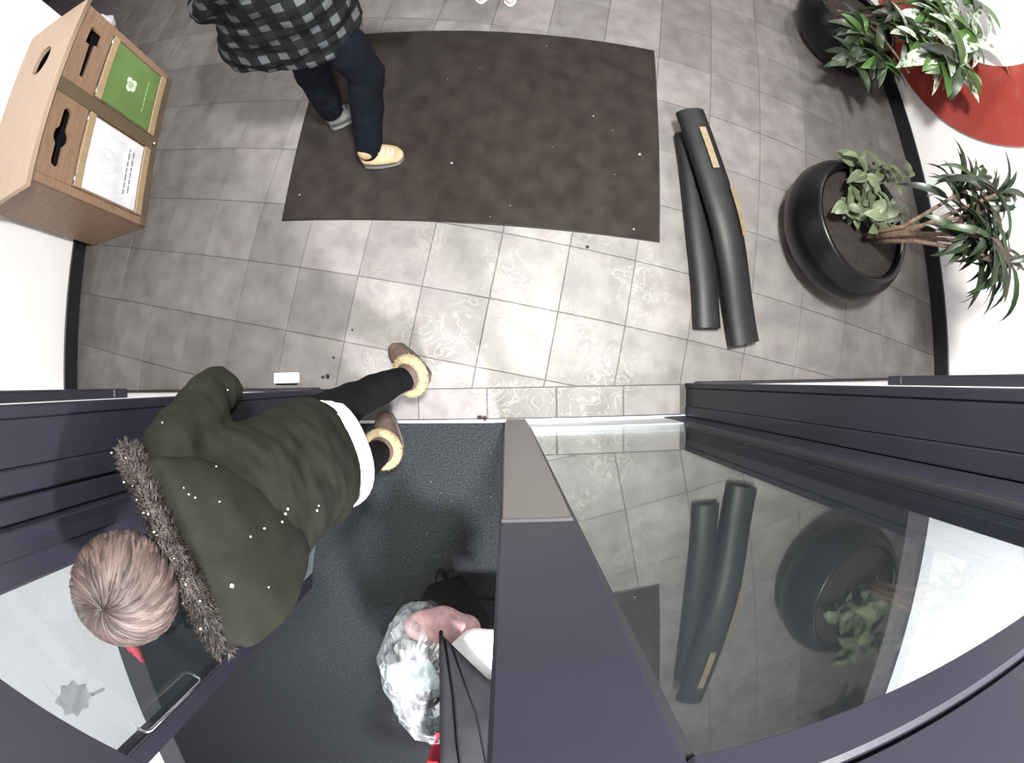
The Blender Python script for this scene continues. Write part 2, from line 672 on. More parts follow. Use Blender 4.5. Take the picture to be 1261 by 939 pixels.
# vestibule shell
struct('wall_vestibule_left', MB().box((-3.0, -3.6, 0), (-2.88, -1.62, 2.75)).box((-3.0, -1.62, 0), (-2.86, -0.29, 2.75)), WHITE)
struct('wall_vestibule_right', MB().box((2.86, -3.6, 0), (3.0, -0.29, 2.75)), WHITE)
struct('wall_vestibule_back', MB().box((-3.0, -3.72, 0), (3.0, -3.6, 2.75)), DARKW)
struct('ceiling_vestibule', MB().box((-3.0, -3.72, 2.75), (3.0, -0.29, 2.85)), CEIL)

# ------------------------------------------------------------------ door frame
JX = 0.87
for nm, sg in (('trim_3', -1), ('trim_4', 1)):
    m = MB()

    def bx(x0, x1, y0, y1, z0=0.0, z1=2.07, c=0.003):
        a, b = sorted((sg * x0, sg * x1))
        m.bbox((a, y0, z0), (b, y1, z1), c)
    bx(JX, JX + 0.05, -0.052, -0.028)
    bx(JX + 0.004, JX + 0.05, -0.140, -0.052)
    bx(JX, JX + 0.05, -0.186, -0.140)
    bx(JX + 0.006, JX + 0.05, -0.238, -0.194)
    bx(JX + 0.002, JX + 0.05, -0.30, -0.246)
    j = struct(nm, m, NAVY)
    m2 = MB()
    a, b = sorted((sg * (JX + 0.018), sg * (JX + 0.048)))
    m2.box((a, -0.29, 0), (b, -0.05, 2.068))
    obj('gasket', m2, NAVY_DARK, j)
hd = struct('trim_5', MB().bbox((-0.918, -0.292, 2.072), (0.918, -0.187, 2.36), 0.0012)
            .bbox((-0.918, -0.187, 2.22), (0.918, -0.178, 2.36), 0.003), NAVY)
struct('trim_6', MB().bbox((-0.87, -0.225, 0.0), (0.87, -0.181, 0.006), 0.002), ALU)


def leaf_door(nm, label, hinge, ang, sgn, L, plate):
    """Glazed leaf in its own frame: x runs from the hinge, y 0 is the face towards the lobby."""
    d = thing(nm, label, None, (hinge[0], hinge[1], 0), ang, kind='structure')
    T = 0.046
    # local +x from hinge; front face is at y = 0, body at y in (-T, 0) (sgn flips it)
    y0, y1 = (-T, 0.0) if sgn > 0 else (0.0, T)
    yo = 0.0
    HS, MS, BR = 0.115, 0.099, 0.30
    obj('hinge_stile', MB().bbox((0.004, y0, 0.01), (HS, y1, 2.066), 0.003), NAVY, d, local=True)
    obj('meeting_stile', MB().bbox((L - MS, y0, 0.01), (L, y1, 2.066), 0.003), NAVY, d, local=True)
    obj('top_rail', MB().bbox((HS, y0, 2.03), (L - MS, y1, 2.066), 0.003), NAVY, d, local=True)
    yg = (y1 - 0.008, y1 - 0.014) if sgn > 0 else (y0 + 0.008, y0 + 0.014)
    br = obj('bottom_rail', MB().bbox((HS, min(y0, y1) + 0.004, 0.012), (L - MS, max(y0, y1) - 0.002, BR), 0.003), ALU, d, local=True)
    br['label'] = 'brushed silver bottom rail'
    obj('glass', MB().box((HS + 0.002, min(yg), BR), (L - MS - 0.002, max(yg), 2.03)), GLASS, d, local=True)
    g = MB()
    for xx in (HS, L - MS):
        s = 1 if xx == HS else -1
        a, b = sorted((xx, xx + s * 0.006))
        g.box((a, min(yg) - 0.004, BR), (b, max(yg) + 0.005, 2.03))
    obj('gasket', g, NAVY_DARK, d, local=True)
    if plate:
        p = obj('cover_plate', MB().bbox((L - MS + 0.004, y1 - 0.001, 0.012), (L - 0.006, y1 + 0.004, 1.60), 0.002), TAUPE, d, local=True)
        p['label'] = 'lower stile cover with the floor reflection painted in taupe'
        obj('edge_strip', MB().bbox((L - MS + 0.002, y1 - 0.001, 1.60), (L - 0.004, y1 + 0.006, 1.606), 0.001), ALU, p, local=True)
    return d


# right leaf closed (hinged at the right jamb, mirrored so x runs to the left)
dr = leaf_door('door_1', 'closed right glass door leaf with wide navy stile', (JX - 0.004, -0.187), math.pi, -1, 0.880, False)
# cover on the lobby face of its meeting stile (local y = 0 side faces the lobby once turned)
cp = obj('cover_plate', MB().bbox((-0.011, -0.1875, 0.012), (0.083, -0.1825, 1.60), 0.002), TAUPE, dr)
cp['label'] = 'lower stile cover with the floor reflection painted in taupe'
obj('edge_strip', MB().bbox((-0.012, -0.1875, 1.598), (0.084, -0.1815, 1.602), 0.001), NAVY_DARK, cp)
# left leaf swung outwards past square
OPEN = math.radians(-103)
dl = leaf_door('door_2', 'left glass door leaf swung open outwards', (-JX + 0.004, -0.243), OPEN, 1, 0.868, False)
hnd = MB()
hx = 0.715
hnd.tube([(hx, -0.01, 1.12), (hx, 0.018, 1.125), (hx, 0.026, 1.14), (hx, 0.026, 1.43), (hx, 0.018, 1.445), (hx, -0.01, 1.45)], 0.0055, 8)
obj('pull_handle', hnd, CHROME, dl, True, True)['label'] = 'slim chrome pull bar'

# ------------------------------------------------------------------ mats
bl, brr, tr = at(347, 272.5, 0), at(812, 298.5, 0), at(804.5, 62, 0)
tl = bl + (tr - brr)
em = thing('entrance_mat', 'large dark brown entrance mat lying on the grey tiles', 'mat', ((bl + tr) / 2)[:2] + (0,))


def sheet(c4, z0, z1, inset=0.0):
    cen = sum(c4, Vector()) / 4
    q = []
    for p in c4:
        d = (p - cen)
        q.append(cen + d * (1 - inset / d.length))
    m = MB()
    N = 12
    m.rings([[V(p.x, p.y, z0) for p in c4], [V(p.x, p.y, (z0 + z1) / 2) for p in c4], [V(p.x, p.y, z1) for p in q]])
    return m


obj('rubber_backing', sheet([bl, brr, tr, tl], 0.0004, 0.006, 0.004), RUBBER, em)
ins = [p + ((bl + tr) / 2 - p).normalized() * 0.012 for p in (bl, brr, tr, tl)]
obj('carpet_pile', sheet(ins, 0.006, 0.011, 0.003), MATB, em)
wmt = thing('walk_off_mat', 'black speckled mat outside the open doorway under the stroller', 'mat', (0, -1.6, 0))
obj('rubber_edge', MB().bbox((-2.6, -3.2, 0.0), (2.6, -0.19, 0.005), 0.002), RUBBER, wmt)
obj('carpet_pile', MB().bbox((-2.58, -3.18, 0.005), (2.58, -0.196, 0.009), 0.002), MATV, wmt)


def roll_pt(p0, p1, k):
    e = min(1, max(0, (k - 0.45) / 0.55))
    e = e * e * (3 - 2 * e)
    return V(p0.x + (p1.x - p0.x) * k, p0.y + (p1.y - p0.y) * k, p0.z + (p1.z - p0.z) * e)


def roll(name, label, p0, p1, rw, rh, turns, thick, phase):
    """A rubber mat rolled up: flattened spiral section run from p0 to p1."""
    c = (p0 + p1) / 2
    t = thing(name, label, 'rolled mat', (c.x, c.y, 0))
    d = V(p1.x - p0.x, p1.y - p0.y, 0).normalized()
    side = V(-d.y, d.x, 0).normalized()
    up = d.cross(side)
    if up.z < 0:
        up = -up
    n = int(turns * 26)
    sec_o, sec_i = [], []
    for k in range(n + 1):
        a = phase + 2 * math.pi * turns * k / n
        f = 1 - (1 - k / n) * 0.62
        sec_o.append((rw * f * math.cos(a), rh * f * math.sin(a)))
        g = f - thick / ((rw + rh) / 2)
        sec_i.append((rw * g * math.cos(a), rh * g * math.sin(a)))
    sec = sec_o + sec_i[::-1]
    rs = []
    M = 22
    for i in range(M + 1):
        k = i / M
        base = roll_pt(p0, p1, k)
        sag = 1 - 0.03 * math.sin(k * 9 + phase)
        rs.append([base + side * (x * sag) + up * (y / sag) for x, y in sec])
    rub = obj('rubber_sheet', MB().rings(rs), RUBBER, t, True)
    rub.data.set_sharp_from_angle(angle=math.radians(50))
    return t, d, side, up


zA = 0.049
rA, *_ = roll('rolled_rubber_mat', 'black rubber mat roll on the floor beneath the tan-taped roll',
              at(846, 166, zA), at(872, 404, zA), 0.080, 0.0475, 2.6, 0.011, 0.4)
pB0, pB1 = at(850, 138, 0.172), at(918, 423, 0.066)
rB, dB, sB, uB = roll('rolled_rubber_mat', 'black rubber mat roll with two tan tape strips lying across another roll',
                      pB0, pB1, 0.098, 0.058, 2.7, 0.011, 1.2)


def tape_strip(k0, k1, off, wd):
    m = MB()
    vs = []
    N = 8
    for i in range(N + 1):
        k = k0 + (k1 - k0) * i / N
        p = roll_pt(pB0, pB1, k)
        for s in (-1, 1):
            x = off + s * wd / 2
            y = 0.0595 * math.sqrt(max(0, 1 - (x / 0.101) ** 2)) + 0.0015
            vs.append(p + sB * x + uB * y)
    vs2 = [v + uB * 0.0012 for v in vs]
    n = len(vs)
    fs = []
    for i in range(N):
        a = 2 * i
        fs += [(a, a + 1, a + 3, a + 2), (n + a, n + a + 2, n + a + 3, n + a + 1), (a, a + 2, n + a + 2, n + a), (a + 1, n + a + 1, n + a + 3, a + 3)]
    fs += [(0, n, n + 1, 1), (n - 2, n - 1, 2 * n - 1, 2 * n - 2)]
    m.add(vs, fs) if False else m.add(vs + vs2, fs)
    o = obj('tape_strip', m, TAPE, rB)
    o['label'] = 'tan tape strip'


tape_strip(0.10, 0.29, 0.0, 0.036)
tape_strip(0.37, 0.58, 0.062 if sB.x > 0 else -0.062, 0.034)

# ------------------------------------------------------------------ recycling cabinet
A_, B_ = at(180, 280, 0), at(213, 94, 0)
W = (B_ - A_).length * 0.975
HB, DB = 1.0, 0.54
ang = math.atan2(B_.y - A_.y, B_.x - A_.x)
bin_ = thing('recycling_cabinet', 'tan wooden two-compartment recycling cabinet against the white wall', 'recycling bin',
             (A_.x, A_.y, 0), ang)
M_front = Matrix(((1, 0, 0, 0), (0, 0, -1, 0), (0, 1, 0, 0), (0, 0, 0, 1)))   # sheet (x, y) -> cabinet (x, 0, z)


def lb(name, a, b, mat, parent=bin_, c=0.004):
    return obj(name, MB().bbox(a, b, c), mat, parent, False, True)


lb('side_panel', (0, 0.004, 0.0), (0.022, DB, HB - 0.03), WOOD)
lb('side_panel', (W - 0.022, 0.004, 0.0), (W, DB, HB - 0.03), WOOD)
lb('back_panel', (0.022, DB - 0.012, 0.02), (W - 0.022, DB, HB - 0.03), WOOD)
lb('bottom_panel', (0.022, 0.01, 0.05), (W - 0.022, DB - 0.012, 0.07), WOOD)
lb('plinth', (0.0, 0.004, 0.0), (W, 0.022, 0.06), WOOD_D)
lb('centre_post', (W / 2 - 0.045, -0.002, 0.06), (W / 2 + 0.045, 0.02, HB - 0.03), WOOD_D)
lb('corner_post', (0.0, -0.002, 0.06), (0.05, 0.02, HB - 0.03), WOOD)
lb('corner_post', (W - 0.05, -0.002, 0.06), (W, 0.02, HB - 0.03), WOOD)
lb('divider', (W / 2 - 0.01, 0.02, 0.07), (W / 2 + 0.01, DB - 0.012, HB - 0.03), WOOD)
top = [(-0.045, -0.018), (W + 0.015, -0.018), (W + 0.015, DB), (-0.045, DB)]
hole = circle(W * 0.72, 0.25, 0.10, 0.075)
tm = curve_mesh([top, hole], 0.03, Matrix.Translation((0, 0, HB - 0.015)))
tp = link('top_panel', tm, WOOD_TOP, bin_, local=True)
lb('bag_liner', (W / 2 + 0.03, 0.06, 0.45), (W - 0.04, DB - 0.04, 0.80), BLACK)
lb('bag_liner', (0.04, 0.06, 0.45), (W / 2 - 0.03, DB - 0.04, 0.80), BLACK)
zs0, zs1 = 0.675, HB - 0.03
for k in (0, 1):
    x0 = 0.05 if k == 0 else W / 2 + 0.045
    x1 = W / 2 - 0.045 if k == 0 else W - 0.05
    xc = (x0 + x1) / 2
    zc = (zs0 + zs1) / 2 + 0.005
    if k == 0:      # long slot with a round middle
        hl = []
        N = 40
        half, r_s, r_c = 0.175, 0.030, 0.056
        pts = []
        for i in range(N + 1):
            xx = -half + 2 * half * i / N
            e = min(1, max(0, (half - abs(xx)) / r_s))
            y = r_s * math.sqrt(max(0, 1 - (1 - e) ** 2))
            if abs(xx) < r_c:
                y = max(y, math.sqrt(r_c ** 2 - xx ** 2))
            pts.append((xx, y))
        hl = [(xc + a, zc + b) for a, b in pts] + [(xc + a, zc - b) for a, b in pts[1:-1][::-1]]
    else:           # narrow slot opening into a square end
        hl = [(xc - 0.17, zc - 0.03), (xc + 0.07, zc - 0.03), (xc + 0.07, zc - 0.062), (xc + 0.17, zc - 0.062), (xc + 0.17, zc + 0.045),
              (xc + 0.05, zc + 0.045), (xc + 0.05, zc + 0.012), (xc - 0.17, zc + 0.0)]
    outl = [(x0 + 0.002, zs0), (x1 - 0.002, zs0), (x1 - 0.002, zs1), (x0 + 0.002, zs1)]
    pm = curve_mesh([outl, hl], 0.018, Matrix.Translation((0, 0.012, 0)) @ M_front)
    link('slot_panel', pm, WOOD, bin_, local=True)
    dz0, dz1 = 0.07, 0.665
    dm = MB().bbox((x0 + 0.006, 0.002, dz0), (x1 - 0.006, 0.018, dz1), 0.003)
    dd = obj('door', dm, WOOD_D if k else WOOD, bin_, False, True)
    lb('door_rail', (x0 + 0.006, -0.012, dz1 - 0.055), (x1 - 0.006, 0.002, dz1), WOOD_L, dd)
    lb('door_rail', (x0 + 0.006, -0.012, dz0), (x1 - 0.006, 0.002, dz0 + 0.06), WOOD_L, dd)
    lb('poster', (x0 + 0.018, -0.002, dz0 + 0.066), (x1 - 0.018, 0.002, dz1 - 0.062), GREEN if k else PAPER, dd, 0.0005)['label'] = \
        'green poster with a pale emblem' if k else 'white sheet with a grey drawing and two lines of text'
    zm = (dz0 + dz1) / 2
    xm = (x0 + x1) / 2
    if k == 0:
        ink = MB()
        ink.tube([(xm + 0.075 * math.cos(a), -0.003, zm + 0.075 + 0.085 * math.sin(a)) for a in [6.283 * i / 24 for i in range(24)]],
                 0.0018, 4, closed=True)
        for i in range(5):
            zz = zm + 0.12 - i * 0.022
            ww = 0.030 + 0.012 * math.sin(i * 2)
            ink.box((xm - ww, -0.0032, zz), (xm + ww, -0.0022, zz + 0.006))
        obj('printed_drawing', ink, INKL, dd, False, True)['kind'] = 'stuff'
        tx = MB()
        for r_, zz in enumerate((zm - 0.115, zm - 0.155)):
            xx = xm - 0.15 + 0.02 * r_
            while xx < xm + 0.14 - 0.02 * r_:
                wv = random.uniform(0.018, 0.05)
                tx.box((xx, -0.0032, zz), (min(xx + wv, xm + 0.15), -0.0022, zz + 0.012))
                xx += wv + 0.009
        obj('printed_text', tx, INK, dd, False, True)['kind'] = 'stuff'
    else:
        em_ = MB()
        for (ox, oz, r_) in ((-0.026, 0.03, 0.026), (0.022, 0.036, 0.026), (-0.01, -0.004, 0.03), (0.024, -0.012, 0.024), (0.0, 0.02, 0.028)):
            em_.prism(circle(0, 0, r_, n=14), -0.0006, 0.0006, Matrix.Translation((xm + ox, -0.0032, zm + 0.01 + oz)) @ Matrix.Rotation(math.pi / 2, 4, 'X'))
        obj('printed_emblem', em_, MINT, dd, False, True)
        tx = MB()
        for i in range(6):
            xx = xm - 0.12 + i * 0.041
            tx.box((xx, -0.0032, zm - 0.14), (xx + 0.033, -0.0022, zm - 0.128))
        obj('printed_text', tx, material('faint_green_print', (0.25, 0.47, 0.16), 0.6), dd, False, True)['kind'] = 'stuff'
    for xx in (x0 + 0.05, x1 - 0.05):
        obj('hinge', MB().tube([(xx - 0.022, -0.006, dz1 + 0.004), (xx + 0.022, -0.006, dz1 + 0.004)], 0.007, 8), ALU, dd, True, True)
obj('lock', MB().tube([(W / 2, -0.02, 0.05), (W / 2, 0.0, 0.05)], 0.010, 12), CHROME, bin_, True, True)

# crumpled bag behind the cabinet
p = at(131, 34, 0.10)
bag = MB().ball(p + V(0, 0, 0.02), (0.10, 0.085, 0.12), 16, 10)
for v in bag.v:
    v += (v - p) * 0.35 * fbm(v, 14) + V(0, 0, 0.0)
zmin = min(v.z for v in bag.v)
for v in bag.v:
    v.z -= zmin
cb = thing('paper_bag', 'small crumpled white bag on the floor behind the wooden cabinet', 'bag', (p.x, p.y, 0))
obj('bag_body', bag, PAPER, cb)
obj('brown_lining', MB().ball((p.x + 0.09, p.y - 0.06, 0.05), (0.06, 0.05, 0.05), 12, 7), CANE, cb, True)

# ------------------------------------------------------------------ right wall sign and outlet box
Yc, Zc = 2.31, 1.38
ro, ri = 1.15, 0.66
sg = thing('ring_sign', 'big glossy red ring sign on the white wall behind the plants', 'sign', (XR, Yc, 0))
me = curve_mesh([circle(0, 0, ro, n=72), circle(0, 0, ri, n=56)], 0.03,
                Matrix.Translation((XR - 0.018, Yc, Zc)) @ Matrix(((0, 0, 1, 0), (1, 0, 0, 0), (0, 1, 0, 0), (0, 0, 0, 1))))
link('red_ring', me, RED, sg)
ob = thing('outlet_box', 'small grey outlet box with a cable on the white right wall', 'outlet', (XR, 1.18, 0.42))
obj('box_body', MB().bbox((XR - 0.035, 1.13, 0.40), (XR, 1.23, 0.50), 0.006), material('grey_plastic', (0.5, 0.5, 0.5), 0.5), ob)
obj('socket', MB().bbox((XR - 0.04, 1.165, 0.43), (XR - 0.034, 1.195, 0.47), 0.002), BLACK, ob)
obj('cable', MB().tube([(XR - 0.012, 1.18, 0.405), (XR - 0.014, 1.15, 0.3), (XR - 0.025, 1.18, 0.2), (XR - 0.025, 1.18, 0.135)], 0.006, 8), PAPER, ob, True)

# flat grey leaf shape with a stem on the vestibule wall
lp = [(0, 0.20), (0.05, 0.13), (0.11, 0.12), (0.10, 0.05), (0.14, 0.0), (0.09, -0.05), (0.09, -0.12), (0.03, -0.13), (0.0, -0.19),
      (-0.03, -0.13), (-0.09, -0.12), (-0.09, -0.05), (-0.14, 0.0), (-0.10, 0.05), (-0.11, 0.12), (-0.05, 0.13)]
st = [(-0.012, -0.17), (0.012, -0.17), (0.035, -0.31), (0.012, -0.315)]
le = thing('leaf_shape', 'grey leaf shape with a stem on the white wall seen through the open leaf', 'emblem', (-2.88, -2.03, 0.58))
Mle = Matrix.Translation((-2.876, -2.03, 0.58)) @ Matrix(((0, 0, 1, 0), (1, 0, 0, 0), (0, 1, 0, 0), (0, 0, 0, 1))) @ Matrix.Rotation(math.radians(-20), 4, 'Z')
link('leaf_outline', MB().prism(lp, -0.003, 0.003, Mle).mesh('leaf_outline'), GREYP, le)
link('stem_outline', MB().prism(st, -0.003, 0.003, Mle).mesh('stem_outline'), GREYP, le)

# door stop
p0 = at(355, 465, 0)
ds = thing('door_stop', 'small white wedge block on the tiles beside the left jamb', 'door stop', (p0.x, p0.y, 0))
obj('wedge', MB().add([(p0.x - 0.065, p0.y - 0.025, 0.0005), (p0.x + 0.065, p0.y - 0.025, 0.0005), (p0.x + 0.065, p0.y + 0.025, 0.0005), (p0.x - 0.065, p0.y + 0.025, 0.0005),
                       (p0.x - 0.065, p0.y - 0.025, 0.035), (p0.x + 0.065, p0.y - 0.025, 0.02), (p0.x + 0.065, p0.y + 0.025, 0.02), (p0.x - 0.065, p0.y + 0.025, 0.035)],
                      [(0, 1, 2, 3), (4, 5, 6, 7), (0, 1, 5, 4), (1, 2, 6, 5), (2, 3, 7, 6), (3, 0, 4, 7)]), PAPER, ds)
obj('rubber_foot', MB().box((p0.x - 0.06, p0.y - 0.034, 0.0005), (p0.x + 0.055, p0.y - 0.025, 0.018)), RUBBER, ds)

# ------------------------------------------------------------------ plants


def leaf_mesh(name, L, wd, droop, fold, mat, n=7, point=0.75):
    """Blade along +y, curling down, creased on the midrib."""
    vs, fs = [], []
    a = 0.0
    y = z = 0.0
    for i in range(n + 1):
        k = i / n
        ww = wd * (math.sin(math.pi * min(1, k ** point)) ** 0.8) * 0.5 if 0 < i < n else 0.0008
        vs += [(-ww, y, z + fold * ww), (0, y, z), (ww, y, z + fold * ww)]
        a = droop * k
        y += L / n * math.cos(a)
        z -= L / n * math.sin(a)
    for i in range(n):
        b = 3 * i
        fs += [(b, b + 1, b + 4, b + 3), (b + 1, b + 2, b + 5, b + 4)]
    me = bpy.data.meshes.new(name)
    me.from_pydata(vs, [], fs)
    me.materials.append(mat)
    for p in me.polygons:
        p.use_smooth = True
    return me


def put_leaf(me, parent, pos, az, el, rollang=0.0, sc=1.0):
    M = Matrix.Translation(Vector(pos)) @ Matrix.Rotation(az - math.pi / 2, 4, 'Z') @ Matrix.Rotation(el, 4, 'X') @ Matrix.Rotation(rollang, 4, 'Y') @ Matrix.Scale(sc, 4)
    for v in list(me.vertices)[::3]:
        w_ = M @ v.co
        if w_.x > XR - 0.04 or w_.z < 0.03:
            return None
    o = bpy.data.objects.new('leaf', me)
    C.objects.link(o)
    o.parent = parent
    o.matrix_local = wm(parent).inverted() @ M
    return o


def bowl(t, c, s=1.0):
    prof = [(0.02, 0.0), (0.20, 0.0), (0.235, 0.015), (0.315, 0.08), (0.37, 0.17), (0.385, 0.25), (0.372, 0.33), (0.345, 0.385), (0.325, 0.41),
            (0.318, 0.425), (0.305, 0.43), (0.292, 0.42), (0.288, 0.40), (0.30, 0.36), (0.30, 0.35), (0.02, 0.35)]
    pt = obj('pot', MB().lathe([(r * s, z * s) for r, z in prof], (c.x, c.y, 0), 56), POT, t, True)
    sp = [(0.0015, 0.375), (0.10, 0.378), (0.2, 0.372), (0.292, 0.366), (0.296, 0.352), (0.0015, 0.351)]
    so = MB().lathe([(r * s, z * s) for r, z in sp], (c.x, c.y, 0), 36)
    for v in so.v:
        v.z += 0.012 * fbm(v, 20)
    obj('soil', so, SOIL, t, True)
    return pt


c1 = at(1035, 285, 0.2)
pl = thing('potted_plant', 'black bowl planter with low grey-green bush and leaning dracaena canes', 'potted plant', (c1.x, c1.y, 0))
bowl(pl, c1)
lg = [leaf_mesh('leaf', L, wd, dr_, 0.3, LEAF_G) for L, wd, dr_ in ((0.10, 0.045, 0.9), (0.13, 0.055, 1.2), (0.08, 0.04, 0.7), (0.11, 0.06, 1.0))]
bush = at(1062, 226, 0.42)
stems = MB()
for i in range(18):
    a = random.uniform(0, 6.283)
    r_ = random.uniform(0.03, 0.25)
    b0 = V(bush.x + r_ * 0.5 * math.cos(a) - 0.02, bush.y + r_ * 0.5 * math.sin(a), 0.37)
    b1 = b0 + V(r_ * 0.9 * math.cos(a), r_ * 0.9 * math.sin(a), random.uniform(0.10, 0.25))
    stems.tube([b0, b0.lerp(b1, 0.5) + V(0, 0, 0.02), b1], [0.004, 0.003, 0.002], 5)
    for q in range(11):
        k = random.uniform(0.3, 1.0)
        put_leaf(random.choice(lg), pl, b0.lerp(b1, k), random.uniform(0, 6.283), random.uniform(0.0, 0.9), random.uniform(-0.5, 0.5), random.uniform(0.7, 1.15))
o = obj('bush_stems', stems, LEAF_G, pl)
ld = [leaf_mesh('leaf', L, wd, dr_, 0.4, m_) for L, wd, dr_, m_ in ((0.30, 0.040, 1.5, LEAF_D), (0.24, 0.036, 1.1, LEAF_D), (0.34, 0.044, 1.9, LEAF_D), (0.2, 0.042, 1.2, LEAF_DR))]
canes = [((1068, 292, 0.37), (1120, 287, 0.75), (1208, 290, 1.10)), ((1064, 286, 0.37), (1115, 281, 0.7), (1206, 262, 1.08)), ((1070, 297, 0.37), (1130, 296, 0.78), (1230, 318, 1.13)),
         ((1066, 290, 0.37), (1118, 284, 0.72), (1226, 238, 1.17)), ((1070, 294, 0.37), (1125, 291, 0.75), (1218, 302, 1.04)), ((1062, 288, 0.37), (1112, 278, 0.7), (1190, 230, 1.0))]
for ca_ in canes:
    q0, q1, q2 = [at(*k) for k in ca_]
    obj('cane', MB().tube([q0, q0.lerp(q1, 0.5) + V(0, 0, 0.01), q1, q1.lerp(q2, 0.5) + V(0, 0, 0.015), q2], [0.013, 0.011, 0.010, 0.009, 0.008], 8), CANE, pl, True)
    dv = (q2 - q1).normalized()
    az0 = math.atan2(dv.y, dv.x)
    for q in range(27):
        k = random.uniform(-0.12, 0.06)
        put_leaf(random.choice(ld), pl, q2 + dv * k, az0 + random.uniform(-2.6, 2.6), random.uniform(-0.2, 1.15), random.uniform(-0.4, 0.4), random.uniform(0.6, 1.0))

n_leaf = 0
c2 = at(1037, 38, 0.2)
pl2 = thing('potted_plant', 'black bowl planter holding broad silver-green leaves in front of red sign', 'potted plant', (c2.x, c2.y, 0))
bowl(pl2, c2)
lm = [leaf_mesh('leaf', L, wd, dr_, 0.25, m_, 8, 0.8) for L, wd, dr_, m_ in
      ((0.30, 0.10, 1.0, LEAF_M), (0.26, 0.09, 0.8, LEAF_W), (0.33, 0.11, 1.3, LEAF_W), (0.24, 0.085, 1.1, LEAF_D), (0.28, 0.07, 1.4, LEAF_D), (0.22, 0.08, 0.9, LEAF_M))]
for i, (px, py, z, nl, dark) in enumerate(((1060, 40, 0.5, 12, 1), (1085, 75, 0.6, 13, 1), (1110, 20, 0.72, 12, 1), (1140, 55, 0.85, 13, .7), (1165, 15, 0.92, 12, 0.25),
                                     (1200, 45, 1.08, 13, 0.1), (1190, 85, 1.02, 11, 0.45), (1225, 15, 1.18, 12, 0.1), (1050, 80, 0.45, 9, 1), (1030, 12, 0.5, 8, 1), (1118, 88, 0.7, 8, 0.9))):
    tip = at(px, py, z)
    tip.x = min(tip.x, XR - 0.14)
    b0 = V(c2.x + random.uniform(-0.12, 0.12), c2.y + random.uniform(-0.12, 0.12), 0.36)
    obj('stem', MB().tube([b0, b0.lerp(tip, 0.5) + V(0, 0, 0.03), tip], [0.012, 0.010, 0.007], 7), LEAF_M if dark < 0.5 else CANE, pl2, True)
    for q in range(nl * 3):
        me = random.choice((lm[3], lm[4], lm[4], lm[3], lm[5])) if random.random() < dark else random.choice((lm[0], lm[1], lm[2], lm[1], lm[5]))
        if n_leaf >= 290:
            break
        if put_leaf(me, pl2, b0.lerp(tip, random.uniform(0.72, 1.02)), random.uniform(0, 6.283), random.uniform(-0.25, 0.9), random.uniform(-0.4, 0.4), random.uniform(0.6, 0.95) * (1.25 if dark < 0.6 else 1)):
            n_leaf += 1

# ------------------------------------------------------------------ people
SKIN = material('skin', (0.42, 0.27, 0.21), 0.5, (0.38, 0.23, 0.18), 12, sub=0.1)
OLIVE = material('dark_olive_parka', (0.0074, 0.0076, 0.0056), 0.9, (0.0105, 0.0108, 0.0078), 14, spec=0.1, bump=0.12, bscale=220)
WHITEC = material('white_knit', (0.72, 0.73, 0.76), 0.8, bump=0.1, bscale=260)
BLACKT = material('black_trousers', (0.003, 0.003, 0.0036), 0.9, spec=0.08, bump=0.1, bscale=200)
DENIM = material('dark_navy_jeans', (0.0022, 0.0026, 0.0042), 0.9, (0.0032, 0.0038, 0.0068), 8, spec=0.08, bump=0.15, bscale=300)
SUEDE = material('brown_suede', (0.035, 0.021, 0.016), 0.85, (0.055, 0.034, 0.027), 20, bump=0.1, bscale=200)
SOLE = material('dark_sole', (0.03, 0.022, 0.018), 0.7)
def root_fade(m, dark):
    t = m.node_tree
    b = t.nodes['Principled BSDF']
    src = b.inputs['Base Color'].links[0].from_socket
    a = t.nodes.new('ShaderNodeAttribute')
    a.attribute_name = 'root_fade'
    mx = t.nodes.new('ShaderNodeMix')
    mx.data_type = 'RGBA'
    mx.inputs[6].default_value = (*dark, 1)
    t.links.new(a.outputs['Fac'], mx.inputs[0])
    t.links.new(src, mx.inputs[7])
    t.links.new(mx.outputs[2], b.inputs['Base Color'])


CREAM = material('cream_fleece', (0.23, 0.18, 0.105), 0.95, (0.18, 0.14, 0.08), 30, island=0.25)
FUR = material('grey_brown_fur', (0.013, 0.010, 0.009), 0.9, (0.055, 0.044, 0.041), 25, island=0.6)
HAIR = material('light_brown_hair', (0.086, 0.064, 0.058), 0.55, (0.040, 0.027, 0.024), 9, island=0.5, spec=0.25, ramp=(0.4, 0.7))
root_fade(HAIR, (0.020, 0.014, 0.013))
HAIR_B = material('black_hair', (0.02, 0.015, 0.012), 0.4, island=0.3)
CRUMB = material('melting_snow_crumb', (0.22, 0.22, 0.22), 0.5)
SNOW = material('snow', (0.5, 0.51, 0.52), 0.6)
TANB = material('tan_work_boot', (0.25, 0.18, 0.105), 0.8, (0.20, 0.14, 0.08), 14, bump=0.1, bscale=150)
PINK = material('pale_pink_shoe', (0.5, 0.32, 0.34), 0.5)
GREYS = material('grey_sole', (0.055, 0.055, 0.053), 0.7)
EYEW = material('eye_white', (0.8, 0.8, 0.8), 0.2)


